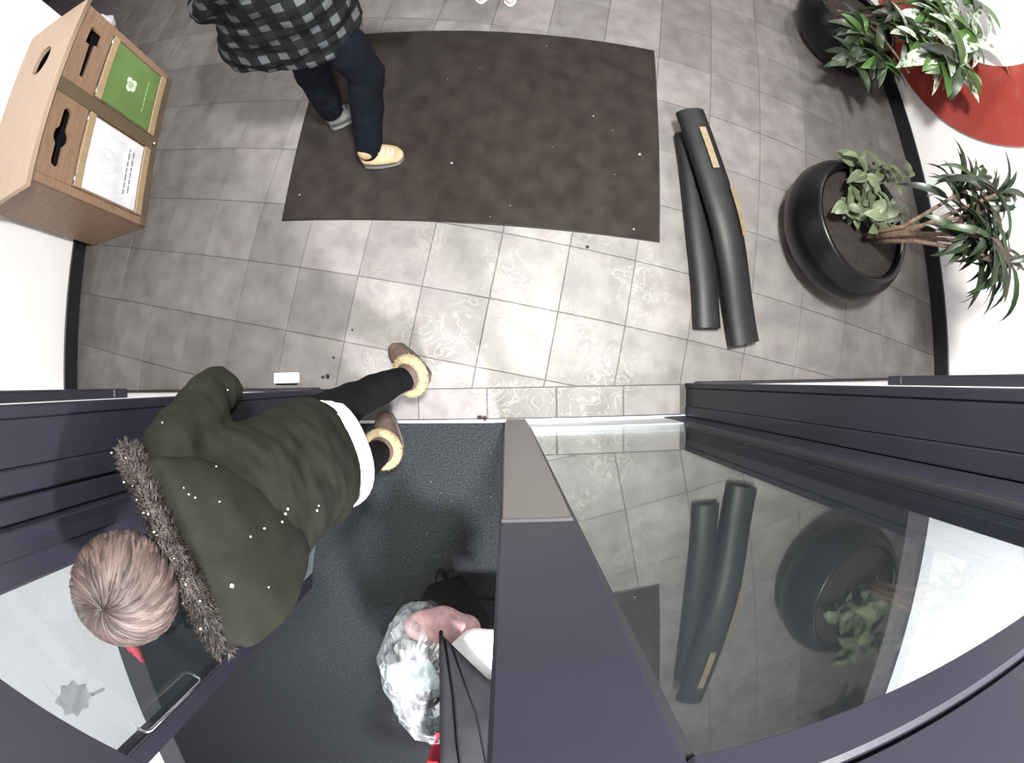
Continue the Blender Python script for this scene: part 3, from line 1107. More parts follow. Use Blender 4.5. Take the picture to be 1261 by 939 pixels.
def plaid():
    t = NT('black_grey_plaid')
    tc = t.n('ShaderNodeTexCoord')
    sx = t.n('ShaderNodeSeparateXYZ')
    t.l(tc.outputs['Object'], sx.inputs[0])

    def stripe(a, b, kb, freq):
        m0 = t.n('ShaderNodeMath', operation='MULTIPLY')
        m0.inputs[1].default_value = kb
        t.l(b, m0.inputs[0])
        m1 = t.n('ShaderNodeMath', operation='ADD')
        t.l(a, m1.inputs[0])
        t.l(m0.outputs[0], m1.inputs[1])
        m2 = t.n('ShaderNodeMath', operation='MULTIPLY')
        m2.inputs[1].default_value = freq
        t.l(m1.outputs[0], m2.inputs[0])
        m3 = t.n('ShaderNodeMath', operation='FRACT')
        t.l(m2.outputs[0], m3.inputs[0])
        m4 = t.n('ShaderNodeMath', operation='LESS_THAN')
        m4.inputs[1].default_value = 0.44
        t.l(m3.outputs[0], m4.inputs[0])
        return m4.outputs[0]
    a = stripe(sx.outputs[0], sx.outputs[1], 0.45, 11.5)
    b = stripe(sx.outputs[2], sx.outputs[0], 0.0, 11.0)
    m = t.n('ShaderNodeMath', operation='MULTIPLY')
    t.l(a, m.inputs[0])
    t.l(b, m.inputs[1])
    s = t.n('ShaderNodeMath', operation='ADD')
    t.l(a, s.inputs[0])
    t.l(b, s.inputs[1])
    mx = t.n('ShaderNodeMix', data_type='RGBA')
    mx.inputs[6].default_value = (0.004, 0.0045, 0.005, 1)
    mx.inputs[7].default_value = (0.0085, 0.0095, 0.010, 1)
    sm = t.n('ShaderNodeMath', operation='MULTIPLY')
    sm.inputs[1].default_value = 0.7
    t.l(s.outputs[0], sm.inputs[0])
    t.l(sm.outputs[0], mx.inputs[0])
    m2 = t.n('ShaderNodeMix', data_type='RGBA')
    t.l(m.outputs[0], m2.inputs[0])
    t.l(mx.outputs[2], m2.inputs[6])
    m2.inputs[7].default_value = (0.052, 0.055, 0.058, 1)
    t.l(m2.outputs[2], t.b.inputs['Base Color'])
    t.b.inputs['Roughness'].default_value = 0.9
    t.b.inputs['Specular IOR Level'].default_value = 0.08
    return t.m


PLAID = plaid()


def ell(c, a, b, hw, hd, n=28, p=2.3):
    """Superellipse ring; a is the side-to-side axis, b the front axis."""
    r = []
    for k in range(n):
        t = 2 * math.pi * k / n
        cx, sy = math.cos(t), math.sin(t)
        r.append(Vector(c) + a * (hw * math.copysign(abs(cx) ** (2 / p), cx)) + b * (hd * math.copysign(abs(sy) ** (2 / p), sy)))
    return r


def hand(mb, wrist, d, palm_n, s=1.0):
    """Palm, four curled fingers of different lengths and a side thumb."""
    d = d.normalized()
    side = d.cross(palm_n).normalized()
    nrm = side.cross(d).normalized()
    k = wrist + d * 0.085 * s
    mb.rings([ell(wrist, side, nrm, 0.026 * s, 0.018 * s, 12), ell(wrist + d * 0.03 * s, side, nrm, 0.036 * s, 0.016 * s, 12), ell(k, side, nrm, 0.041 * s, 0.014 * s, 12),
              ell(k + d * 0.008 * s, side, nrm, 0.036 * s, 0.010 * s, 12)])
    for i, (off, L) in enumerate(((-0.031, 0.072), (-0.0105, 0.082), (0.0105, 0.077), (0.031, 0.060))):
        b = k + side * off * s - d * 0.01 * s
        q = b + (d + side * off * 2).normalized() * L * 0.5 * s - nrm * 0.006
        e = q + (d * 0.75 - nrm * 0.65).normalized() * L * 0.35 * s
        f = e + (d * 0.35 - nrm * 0.95).normalized() * L * 0.28 * s
        mb.limb([b, q, e, f], [0.0095 * s, 0.009 * s, 0.008 * s, 0.007 * s], 8)
    b = wrist + d * 0.02 * s - side * 0.026 * s
    e = b + (d * 0.6 - side * 0.8 - nrm * 0.2).normalized() * 0.042 * s
    mb.limb([b, e, e + (d * 0.9 - side * 0.2 - nrm * 0.4).normalized() * 0.032 * s], [0.013 * s, 0.010 * s, 0.0085 * s], 8)


def head_frame(hc, f, tilt=0.0):
    f = Vector(f).normalized()
    z = V(0, 0, 1)
    x = f.cross(z).normalized()
    z = x.cross(f).normalized()
    M = Matrix((x, f, z)).transposed()          # local x right, y forward, z up
    return M @ Matrix.Rotation(tilt, 3, 'X')


def add_head(mb, hc, M):
    hc = Vector(hc)

    def P(x, y, z):
        return hc + M @ V(x, y, z)
    rs = []
    for z, hw, fy, by in ((-0.118, 0.02, 0.062, 0.022), (-0.108, 0.040, 0.082, -0.005), (-0.085, 0.055, 0.090, -0.045), (-0.05, 0.066, 0.092, -0.078), (-0.015, 0.071, 0.090, -0.092), (0.02, 0.074, 0.090, -0.098),
                          (0.05, 0.074, 0.088, -0.097), (0.08, 0.066, 0.072, -0.086), (0.102, 0.048, 0.048, -0.062), (0.114, 0.022, 0.018, -0.03)):
        rs.append([P(hw * math.cos(t), ((fy + by) / 2) + (fy - by) / 2 * math.sin(t), z) for t in [2 * math.pi * k / 22 for k in range(22)]])
    mb.rings(rs)
    mb.limb([P(0, 0.088, 0.005), P(0, 0.100, -0.020), P(0, 0.104, -0.030)], [0.009, 0.011, 0.012], 8)      # nose
    mb.ball(P(0, 0.089, -0.062), (0.024, 0.010, 0.007), 10, 6, M)                                         # lips
    mb.ball(P(0, 0.086, -0.074), (0.020, 0.010, 0.007), 10, 6, M)
    mb.ball(P(0, 0.080, 0.022), (0.045, 0.014, 0.008), 12, 6, M)                                          # brow
    for s in (-1, 1):
        mb.ball(P(s * 0.077, -0.005, -0.012), (0.010, 0.020, 0.031), 10, 8, M)                            # ears
        mb.ball(P(s * 0.045, 0.064, -0.028), (0.022, 0.018, 0.018), 10, 7, M)                             # cheeks


def person(label, J, style):
    base = V(J['hip'][0], J['hip'][1], 0)
    t = thing('person', label, 'person', tuple(base))
    f = V(*J['face'], 0).normalized()
    a = V(*J['side'], 0).normalized()           # right-to-left or left-to-right shoulder axis
    fb = V(-a.y, a.x, 0)
    if fb.dot(f) < 0:
        fb = -fb
    M = head_frame(J['head'], V(f.x, f.y, J.get('look', 0)), 0)
    hc = Vector(J['head'])
    # ---- one continuous body
    b = MB()
    add_head(b, hc, M)
    nk = Vector(J['neck'])
    b.limb([nk - V(0, 0, 0.06), nk, hc + M @ V(0, -0.02, -0.07)], [0.065, 0.056, 0.052], 14)
    hp = Vector(J['hip'])
    ch = nk.lerp(hp, 0.38)
    sh = J['torso']
    b.rings([ell(hp - V(0, 0, 0.06), a, fb, 0.13, 0.09), ell(hp, a, fb, 0.155, 0.10), ell(hp.lerp(ch, 0.5), a, fb, 0.135, 0.095), ell(ch, a, fb, 0.16, 0.11),
             ell(nk.lerp(ch, 0.3), a, fb, 0.15, 0.085), ell(nk - V(0, 0, 0.01), a, fb, 0.06, 0.05)])
    for s in ('r', 'l'):
        S_, E_, W_ = [Vector(J[k + s]) for k in ('sh_', 'el_', 'wr_')]
        b.limb([S_, S_.lerp(E_, 0.5), E_, E_.lerp(W_, 0.5), W_], [0.048, 0.044, 0.036, 0.034, 0.025], 12)
        d = (W_ - E_).normalized()
        hand(b, W_, d, V(*J.get('palm_' + s, (0, 0, 1))))
        H_, K_, A_ = [Vector(J[k + s]) for k in ('hp_', 'kn_', 'an_')]
        b.limb([H_, H_.lerp(K_, 0.5), K_, K_.lerp(A_, 0.35), A_], [0.082, 0.070, 0.052, 0.046, 0.030], 12)
        T_ = Vector(J['toe_' + s])
        b.limb([A_ - V(0, 0, 0.05), V(A_.x, A_.y, 0.06).lerp(V(T_.x, T_.y, 0.045), 0.4), V(A_.x, A_.y, 0.05).lerp(V(T_.x, T_.y, 0.042), 0.75)], [0.026, 0.018, 0.014], 10)
    bm_ = remesh(b, 0.0075, 3, None, 0.35)
    link('body', bm_, SKIN, t, True)
    for s in (-1, 1):
        eo = obj('eye', MB().ball(hc + M @ V(s * 0.031, 0.083, 0.004), 0.0115, 12, 8), EYEW, t, True)
        obj('iris', MB().ball(hc + M @ V(s * 0.031, 0.0925, 0.004), (0.006, 0.003, 0.006), 10, 6, M), BLACK, eo, True)
    # ---- trousers
    q = MB()
    q.rings([ell(hp + V(0, 0, 0.13), a, fb, 0.135, 0.105), ell(hp, a, fb, 0.150, 0.115), ell(hp - V(0, 0, 0.09), a, fb, 0.14, 0.10)])
    for s in ('r', 'l'):
        H_, K_, A_ = [Vector(J[k + s]) for k in ('hp_', 'kn_', 'an_')]
        e = A_ + (K_ - A_).normalized() * style.get('cuff_up', 0.0)
        r0, r1, r2 = style['leg_r']
        q.limb([H_, H_.lerp(K_, 0.5), K_, K_.lerp(e, 0.5), e], [r0, (r0 + r1) / 2, r1, (r1 + r2) / 2 + 0.003, r2], 16)
    link('trousers', remesh(q, 0.012, 5, lambda c: 0.006 * fbm(c, 11) + 0.004 * fbm(V(c.x, c.y, c.z * 3), 8)), style['trousers'], t, True)
    # ---- coat
    q = MB()
    q.rings([ell(c, V(*ax, 0).normalized(), V(-ax[1], ax[0], 0).normalized(), hw, hd) for c, ax, hw, hd in sh])
    for s in ('r', 'l'):
        S_, E_, W_ = [Vector(J[k + s]) for k in ('sh_', 'el_', 'wr_')]
        k = style['sleeve']
        q.limb([S_ + (nk - S_) * 0.25, S_, S_.lerp(E_, 0.5), E_, E_.lerp(W_, 0.55), W_], [k * 0.95, k * 1.08, k, k * 0.95, k * 0.85, k * 0.75], 16)
    fold = style.get('fold', 0.012)
    jk = link('jacket', remesh(q, 0.013, 7, lambda c: fold * fbm(V(c.x, c.y, c.z * 1.8), 7, 3.1) + fold * 0.5 * fbm(V(c.x, c.y, c.z * 2.2), 16, 1.3)), style['coat'], t, True)
    return t, jk, a, fb, M


def strand_hair(t, hc, M, mat, n, seed, whorl, rx, L=1.0, low=-0.05):
    """Overlapping tapered locks that run from a whorl over the skull."""
    rnd = random.Random(seed)
    mb = MB()
    hc = Vector(hc)
    R = V(rx, rx * 1.16, rx * 1.06)

    def S_(d, k):
        return hc + M @ V(d.x * R.x * k, d.y * R.y * k - 0.006, d.z * R.z * k + 0.006)
    w_ = Vector(whorl).normalized()
    u = w_.orthogonal().normalized()
    v = w_.cross(u)
    # cap under the locks
    rs = []
    for i in range(12):
        a = 0.03 + i / 11 * 1.95
        rs.append([S_((w_ * math.cos(a) + (u * math.cos(p) + v * math.sin(p)) * math.sin(a)).normalized(), 0.96) for p in [2 * math.pi * k / 26 for k in range(26)]])
    mb.rings(rs)
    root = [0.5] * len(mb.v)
    for i in range(n):
        p = rnd.uniform(0, 2 * math.pi)
        a0 = rnd.uniform(0.02, 1.45) if rnd.random() < 0.8 else rnd.uniform(0.0, 0.5)
        jit = rnd.gauss(0, 0.12)
        ln = rnd.uniform(0.6, 1.1) * L
        tw = rnd.uniform(0.30, 0.5)
        pts, rad = [], []
        lift = rnd.uniform(0.975, 1.03)
        for j in range(8):
            k = j / 7
            a = a0 + ln * k
            pp = p + tw * k * (1.2 - 0.4 * a0) + jit * k
            d = (w_ * math.cos(a) + (u * math.cos(pp) + v * math.sin(pp)) * math.sin(a)).normalized()
            pts.append(S_(d, lift + 0.02 * math.sin(k * 3)))
            rad.append(0.0052 * math.sin(math.pi * (0.12 + 0.80 * k)) + 0.0006)
            if d.y > 0.5 and d.z < 0.12:
                break
        if len(pts) < 8:
            continue
        mb.tube(pts, rad, 5, True)
        for j in range(8):
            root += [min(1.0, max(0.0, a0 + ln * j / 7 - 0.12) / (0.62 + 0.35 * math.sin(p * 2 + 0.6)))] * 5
    o = obj('hair', mb, mat, t, True)
    at_ = o.data.attributes.new('root_fade', 'FLOAT', 'POINT')
    at_.data.foreach_set('value', root)
    return o


def fur_tube(name, pts, rad, n, ln, mat, parent, seed, spread=0.8, core=0.75, closed=False):
    """Soft core plus thousands of fine tapering hairs."""
    rnd = random.Random(seed)
    mb = MB()
    pts = [Vector(p) for p in pts]
    mb.tube(pts, [r * core for r in (rad if hasattr(rad, '__len__') else [rad] * len(pts))], 10, not closed, 1.0, closed)
    seg = len(pts) if closed else len(pts) - 1
    for i in range(n):
        s = rnd.uniform(0, seg - 1e-4)
        k = int(s)
        p = pts[k].lerp(pts[(k + 1) % len(pts)], s - k)
        ax = (pts[(k + 1) % len(pts)] - pts[k]).normalized()
        r_ = rad if not hasattr(rad, '__len__') else rad[k]
        d = V(rnd.gauss(0, 1), rnd.gauss(0, 1), rnd.gauss(0, 1))
        d = (d - ax * d.dot(ax)).normalized()
        q = p + d * r_ * core * 0.9
        dd = (d + V(rnd.uniform(-spread, spread), rnd.uniform(-spread, spread), rnd.uniform(-spread, spread))).normalized()
        l_ = ln * rnd.uniform(0.5, 1.3)
        sd = dd.cross(ax).normalized() * 0.0022
        m_ = q + dd * l_ * 0.55
        e = q + dd * l_ + ax * rnd.uniform(-0.4, 0.4) * l_
        mb.add([q - sd, q + sd, m_ + sd * 0.8, m_ - sd * 0.8, e], [(0, 1, 2, 3), (3, 2, 4)])
    return obj(name, mb, mat, parent)


def boot(t, an, toe, shaft_top, mat, sole_mat, r=0.056, w_=0.048, lift=0.0, name='boot', gz=0.0):
    """Boot: sole, rounded upper and a shaft up to shaft_top."""
    an, toe = Vector(an), Vector(toe)
    g = toe.z - 0.03
    d = V(toe.x - an.x, toe.y - an.y, 0)
    d.normalize()
    sd = V(-d.y, d.x, 0)
    slope = (an.z - 0.10 - toe.z + 0.03) if lift else 0.0
    heel = V(an.x, an.y, 0) - d * 0.055
    Ln = (V(toe.x, toe.y, 0) - heel).length + 0.02

    def zz(k):
        return gz + max(0.0, g) * k + max(0.0, an.z - 0.11) * (1 - k) * lift
    up, so = [], []
    for i in range(11):
        k = i / 10
        c = heel + d * Ln * k
        hw = w_ * (0.55 + 0.45 * math.sin(math.pi * min(1, 0.18 + 0.75 * k))) * (1 if 0 < i < 10 else 0.45)
        ht = 0.095 - 0.045 * k if k < 0.9 else 0.035
        if i == 0:
            ht = 0.075
        z0 = zz(k)
        so.append([c + sd * (hw * 1.06 * math.cos(q)) + V(0, 0, z0 + 0.012 + 0.012 * math.sin(q)) for q in [2 * math.pi * j / 12 for j in range(12)]])
        up.append([c + sd * (hw * math.cos(q)) + V(0, 0, z0 + 0.02 + ht / 2 + ht / 2 * math.sin(q)) for q in [2 * math.pi * j / 16 for j in range(16)]])
    m = MB().rings(up)
    st = Vector(shaft_top)
    m.limb([V(an.x, an.y, zz(0.25) + 0.075), V(an.x, an.y, zz(0.25) + 0.09).lerp(st, 0.5), st], [r * 0.92, r, r * 1.06], 16)
    b = link(name, remesh(m, 0.007, 4), mat, t, True)
    obj('sole', MB().rings(so), sole_mat, b, True)
    return b


# ---- woman in the parka, one foot over the threshold
ankR, ankL = at(507, 462, 0.20), at(472, 552, 0.20)
toeR, toeL = at(484, 428, 0.045), at(471, 512, 0.045)
sd = (0.36, -0.933)
JW = dict(head=tuple(at(155, 722, 1.60)), neck=(-0.665, -0.35, 1.44), hip=(-0.60, -0.235, 0.88), face=(-0.86, -0.51), look=-0.35, side=sd,
          sh_r=(-0.735, -0.145, 1.36), el_r=tuple(at(268, 478, 1.12)), wr_r=(-0.91, -0.12, 1.0),
          sh_l=(-0.612, -0.50, 1.36), el_l=(-0.665, -0.535, 1.10), wr_l=(-0.88, -0.56, 1.03),
          hp_r=(-0.64, -0.15, 0.86), kn_r=(-0.565, -0.06, 0.50), an_r=tuple(ankR), toe_r=tuple(toeR),
          hp_l=(-0.56, -0.32, 0.86), kn_l=(-0.575, -0.32, 0.48), an_l=tuple(ankL), toe_l=tuple(toeL),
          torso=[((-0.60, -0.235, 0.80), sd, 0.185, 0.135), ((-0.605, -0.24, 0.90), sd, 0.195, 0.145), ((-0.62, -0.265, 1.05), sd, 0.19, 0.145), ((-0.645, -0.30, 1.20), sd, 0.205, 0.15),
                 ((-0.66, -0.33, 1.33), sd, 0.21, 0.135), ((-0.668, -0.345, 1.41), sd, 0.16, 0.105), ((-0.67, -0.35, 1.46), sd, 0.085, 0.075)])
pw, jk, a_, fb_, MH = person('person in dark olive parka with fur-trimmed hood walking in through the doorway', JW,
                             dict(trousers=BLACKT, coat=OLIVE, sleeve=0.074, leg_r=(0.095, 0.070, 0.052), cuff_up=0.03, fold=0.014))
hm = []
for z, k in ((0.80, 0.97), (0.765, 1.0), (0.715, 1.02), (0.70, 1.0), (0.72, 0.93), (0.80, 0.9)):
    hm.append(ell((-0.60, -0.235, z), a_, fb_, 0.192 * k, 0.142 * k, 36))
obj('sweater_hem', MB().rings(hm, False), WHITEC, pw, True)['label'] = 'white hem showing below the parka'
# hood lying on the back
hd_ = []
bk = -fb_
ax2 = V(0.42, -0.907, 0)
for c, hw, th in (((-0.630, -0.325, 1.50), 0.20, 0.022), ((-0.605, -0.325, 1.47), 0.215, 0.050), ((-0.580, -0.328, 1.39), 0.205, 0.066), ((-0.560, -0.338, 1.30), 0.170, 0.070),
                  ((-0.545, -0.350, 1.22), 0.125, 0.062), ((-0.540, -0.358, 1.15), 0.075, 0.040), ((-0.540, -0.36, 1.12), 0.03, 0.015)):
    hd_.append(ell(c, ax2, V(0.907, 0.42, 0), hw, th, 28, 2.0))
hood = link('hood', remesh(MB().rings(hd_), 0.012, 5, lambda c: 0.008 * fbm(c, 8, 5)), OLIVE, pw, True)
tp_ = [at(157, 556, 1.47), at(170, 582, 1.50), at(190, 628, 1.52), at(212, 676, 1.53), at(235, 722, 1.525), at(256, 762, 1.505), at(274, 795, 1.47)]
fine = []
for i in range(len(tp_) - 1):
    for q in range(5):
        fine.append(tp_[i].lerp(tp_[i + 1], q / 5))
fine.append(tp_[-1])
ft = fur_tube('fur_trim', fine, 0.027, 5200, 0.020, FUR, hood, 5, 0.9)
ft['label'] = 'grey-brown fur edge'
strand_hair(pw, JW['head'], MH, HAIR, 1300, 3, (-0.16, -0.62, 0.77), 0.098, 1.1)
# snow caught on the cloth
dg = bpy.context.evaluated_depsgraph_get()
sn = MB()
rnd = random.Random(4)
spots = [(351, 632, 6), (347, 642, 5), (354, 626, 4), (390, 628, 5), (392, 622, 4), (285, 720, 6), (325, 650, 4), (308, 660, 3), (240, 612, 3), (232, 608, 3), (270, 617, 3), (200, 520, 3),
         (280, 480, 3), (330, 722, 3), (266, 574, 3), (226, 600, 2)]
bvh_src = [jk, hood]
dgu = bpy.context.evaluated_depsgraph_get()
dgu.update()
from mathutils.bvhtree import BVHTree
trees = []
for s_ in bvh_src:
    Mx = wm(s_)
    trees.append(BVHTree.FromPolygons([Mx @ v.co for v in s_.data.vertices], [p.vertices[:] for p in s_.data.polygons]))
for px, py, r_ in spots:
    d = (at(px, py, 0) - V(0, 0, CAM_H)).normalized()
    best = None
    for tr_ in trees:
        h_ = tr_.ray_cast(V(0, 0, CAM_H), d)
        if h_[0] is not None and (best is None or h_[3] < best[3]):
            best = h_
    if best:
        sn.ball(best[0] + best[1] * 0.001, [r_ * 0.00062 * rnd.uniform(0.8, 1.3) for _ in range(3)], 7, 5)
so = obj('snow_flecks', sn, SNOW, jk)
so['kind'] = 'stuff'
sf = MB()
for i in range(46):
    p = fine[rnd.randrange(len(fine))] + V(rnd.gauss(0, .010), rnd.gauss(0, .010), rnd.uniform(0.018, .028))
    sf.ball(p, rnd.uniform(0.0012, 0.003), 6, 4)
so = obj('snow_crumbs', sf, SNOW, hood)
so['kind'] = 'stuff'
for s_, an, toe in (('r', ankR, toeR), ('l', ankL, toeL)):
    top_ = Vector(an) + V(0, 0, 0.01)
    b = boot(pw, V(an.x, an.y, 0.10), V(toe.x, toe.y, 0.03), top_, SUEDE, SOLE, 0.066, 0.056, gz=0.0105 if s_ == 'l' else 0.001)
    b['label'] = 'brown suede boot with cream fleece cuff'
    kn = Vector(JW['kn_' + s_])
    axl = (kn - Vector(an)).normalized()
    u = axl.orthogonal().normalized()
    v = axl.cross(u)
    ring = [top_ + axl * 0.01 + (u * math.cos(q) + v * math.sin(q)) * 0.070 for q in [2 * math.pi * k / 22 for k in range(22)]]
    fur_tube('fleece_cuff', ring, 0.026, 1000, 0.010, CREAM, b, 8, 0.8, 0.95, True)

# ---- person in the plaid coat
JP = dict(head=(-0.72, 1.43, 1.58), neck=(-0.76, 1.43, 1.41), hip=(-0.76, 1.42, 0.88), face=(1, -0.05), look=-0.1, side=(0.12, 1),
          sh_r=(-0.80, 1.26, 1.34), el_r=(-1.09, 1.38, 1.10), wr_r=(-1.27, 1.60, 0.98),
          sh_l=(-0.76, 1.60, 1.34), el_l=(-0.62, 1.62, 1.08), wr_l=(-0.42, 1.58, 0.96),
          hp_r=(-0.69, 1.40, 0.84), kn_r=tuple(at(450, 90, 0.51)), an_r=tuple(at(454, 188, 0.10)), toe_r=tuple(at(492, 192, 0.04)),
          hp_l=(-0.80, 1.48, 0.86), kn_l=tuple(at(384, 88, 0.46)), an_l=tuple(at(409, 138, 0.12)), toe_l=tuple(at(434, 138, 0.04)),
          torso=[((-0.90, 1.46, 0.72), (0.15, 1), 0.195, 0.34), ((-0.89, 1.46, 0.80), (0.15, 1), 0.20, 0.33), ((-0.84, 1.44, 1.0), (0.15, 1), 0.19, 0.28), ((-0.80, 1.43, 1.18), (0.12, 1), 0.195, 0.18),
                 ((-0.78, 1.43, 1.32), (0.12, 1), 0.20, 0.13), ((-0.77, 1.43, 1.39), (0.12, 1), 0.13, 0.09), ((-0.765, 1.43, 1.43), (0.12, 1), 0.08, 0.07)])
pp, jp, *_r = person('person in black and grey plaid coat striding across the brown mat', JP,
                     dict(trousers=DENIM, coat=PLAID, sleeve=0.066, leg_r=(0.104, 0.088, 0.066), cuff_up=0.02, fold=0.022))
strand_hair(pp, JP['head'], _r[2], HAIR_B, 120, 9, (0.0, -0.2, 0.97), 0.095, 1.2)
for an, toe, m_, lab in ((JP['an_r'], JP['toe_r'], TANB, 'tan leather boot'), (JP['an_l'], JP['toe_l'], GREYS, 'grey trailing boot')):
    an, toe = Vector(an), Vector(toe)
    b = boot(pp, V(an.x, an.y, 0.10), V(toe.x, toe.y, 0.03), V(an.x, an.y, 0.13), m_, GREYS, 0.052, 0.06, gz=0.0125)
    b['label'] = lab
    fr = (toe - an)
    fr.z = 0
    fr.normalize()
    lc = MB()
    sdv = V(-fr.y, fr.x, 0)
    for i in range(4):
        p = V(an.x, an.y, 0.115 - i * 0.009) + fr * (0.055 + i * 0.022)
        lc.tube([p - sdv * 0.02, p + V(0, 0, 0.006), p + sdv * 0.02], 0.003, 6)
    obj('lace', lc, WHITEC if m_ is TANB else BLACK, b, True)['kind'] = 'stuff'

# ---- person at the top edge, pink shoes
tA, tB = at(591, -2, 0.04), at(627, 1, 0.04)
yh = tA.y + 0.17
xm = (tA.x + tB.x) / 2
JQ = dict(head=(xm, yh, 1.55), neck=(xm, yh + 0.02, 1.38), hip=(xm, yh + 0.01, 0.88), face=(0, -1), look=-0.1, side=(1, 0),
          sh_r=(xm - 0.17, yh + 0.02, 1.31), el_r=(xm - 0.23, yh + 0.03, 1.05), wr_r=(xm - 0.22, yh - 0.03, 0.82),
          sh_l=(xm + 0.17, yh + 0.02, 1.31), el_l=(xm + 0.23, yh + 0.03, 1.05), wr_l=(xm + 0.22, yh - 0.03, 0.82),
          hp_r=(xm - 0.085, yh + 0.01, 0.86), kn_r=(tA.x - 0.005, yh, 0.48), an_r=(tA.x, yh, 0.10), toe_r=tuple(tA),
          hp_l=(xm + 0.085, yh + 0.01, 0.86), kn_l=(tB.x + 0.005, yh, 0.48), an_l=(tB.x, yh, 0.10), toe_l=tuple(tB),
          torso=[((xm, yh + 0.01, 0.80), (1, 0), 0.18, 0.13), ((xm, yh + 0.01, 0.95), (1, 0), 0.175, 0.13), ((xm, yh + 0.015, 1.12), (1, 0), 0.18, 0.135), ((xm, yh + 0.02, 1.27), (1, 0), 0.19, 0.12),
                 ((xm, yh + 0.02, 1.35), (1, 0), 0.12, 0.08), ((xm, yh + 0.02, 1.39), (1, 0), 0.07, 0.06)])
pq, jq, *_q = person('person in pale pink shoes standing beyond the brown mat', JQ,
                     dict(trousers=DENIM, coat=material('grey_jacket', (0.12, 0.12, 0.13), 0.8), sleeve=0.058, leg_r=(0.088, 0.066, 0.052), cuff_up=0.0, fold=0.01))
strand_hair(pq, JQ['head'], _q[2], HAIR_B, 90, 12, (0.0, -0.2, 0.97), 0.095, 1.3)
for an, toe in ((JQ['an_r'], JQ['toe_r']), (JQ['an_l'], JQ['toe_l'])):
    b = boot(pq, V(an[0], an[1], 0.09), V(toe[0], toe[1], 0.03), V(an[0], an[1], 0.10), PINK, PAPER, 0.042, 0.043, name='shoe')
    b['label'] = 'pale pink shoe'

# ------------------------------------------------------------------ stroller beside the stile
FAB = material('charcoal_fabric', (0.0075, 0.0075, 0.0085), 0.8, (0.0105, 0.0105, 0.012), 12, spec=0.12, bump=0.08, bscale=260)
PINKB = material('pink_blanket', (0.36, 0.22, 0.225), 0.85, (0.25, 0.14, 0.145), 30, bump=0.2, bscale=60)
WHITEB = material('white_blanket', (0.85, 0.82, 0.82), 0.85, bump=0.1, bscale=80)
AQUA = material('pale_aqua_cloth', (0.66, 0.86, 0.86), 0.7, (0.8, 0.93, 0.93), 10)
REDF = material('red_fabric', (0.55, 0.02, 0.05), 0.7, (0.40, 0.015, 0.03), 16)
PLASTW = glass_material('crumpled_film', 0.16, (0.90, 0.92, 0.93), 2.2, 0.15)
sx = -0.10
st_ = thing('stroller', 'dark stroller with crumpled clear plastic cover and pink blanket beside the door stile', 'stroller', (sx, -1.5, 0))


def wheel(name, c, r, wd):
    m = MB()
    ring = [V(c[0], c[1] + r * math.cos(q), c[2] + r * math.sin(q)) for q in [2 * math.pi * k / 24 for k in range(24)]]
    m.tube(ring, wd, 8, False, 1.0, True)
    o = obj(name, m, RUBBER, st_, True)
    h_ = MB().tube([(c[0] - wd * 1.05, c[1], c[2]), (c[0] + wd * 1.05, c[1], c[2])], r * 0.45, 14)
    for k in range(5):
        q = 2 * math.pi * k / 5
        h_.tube([(c[0], c[1], c[2]), (c[0], c[1] + r * 0.95 * math.cos(q), c[2] + r * 0.95 * math.sin(q))], 0.008, 6)
    obj('hub', h_, ALU, o, True)
    return o


for xx in (-0.335, -0.285):
    wheel('front_wheel', (xx, -0.98, 0.101), 0.072, 0.017)
wheel('front_wheel', (0.11, -1.0, 0.101), 0.072, 0.017)
for xx in (-0.34, 0.13):
    wheel('rear_wheel', (xx, -1.78, 0.135), 0.105, 0.018)
fr = MB()
for xx in (-0.30, 0.10):
    fr.tube([(xx, -0.98, 0.19), (xx, -1.12, 0.38), (xx, -1.55, 0.66), (xx, -1.95, 1.0), (xx, -2.02, 1.04)], 0.014, 8)
    fr.tube([(xx, -1.78, 0.14), (xx, -1.6, 0.42), (xx, -1.48, 0.62)], 0.013, 8)
fr.tube([(-0.30, -2.02, 1.04), (0.10, -2.02, 1.04)], 0.017, 10)
fr.tube([(-0.34, -1.78, 0.13), (0.13, -1.78, 0.13)], 0.012, 8)
fr.tube([(-0.30, -1.0, 0.17), (0.10, -1.02, 0.17)], 0.009, 8)
obj('frame', fr, BLACK, st_, True)
fk = MB()
fk.bbox((-0.345, -1.03, 0.15), (-0.275, -0.95, 0.215), 0.02)
obj('wheel_housing', fk, POT, st_)
ft_ = MB()
ft_.bbox((-0.27, -1.24, 0.30), (0.08, -1.05, 0.34), 0.012)
obj('footrest', ft_, BLACK, st_)
se = MB()
se.bbox((-0.28, -1.62, 0.44), (0.09, -1.2, 0.50), 0.02)
se.bbox((-0.28, -1.76, 0.48), (0.09, -1.62, 0.98), 0.02)
obj('seat', remesh(se, 0.014, 5, None) and se, FAB, st_)


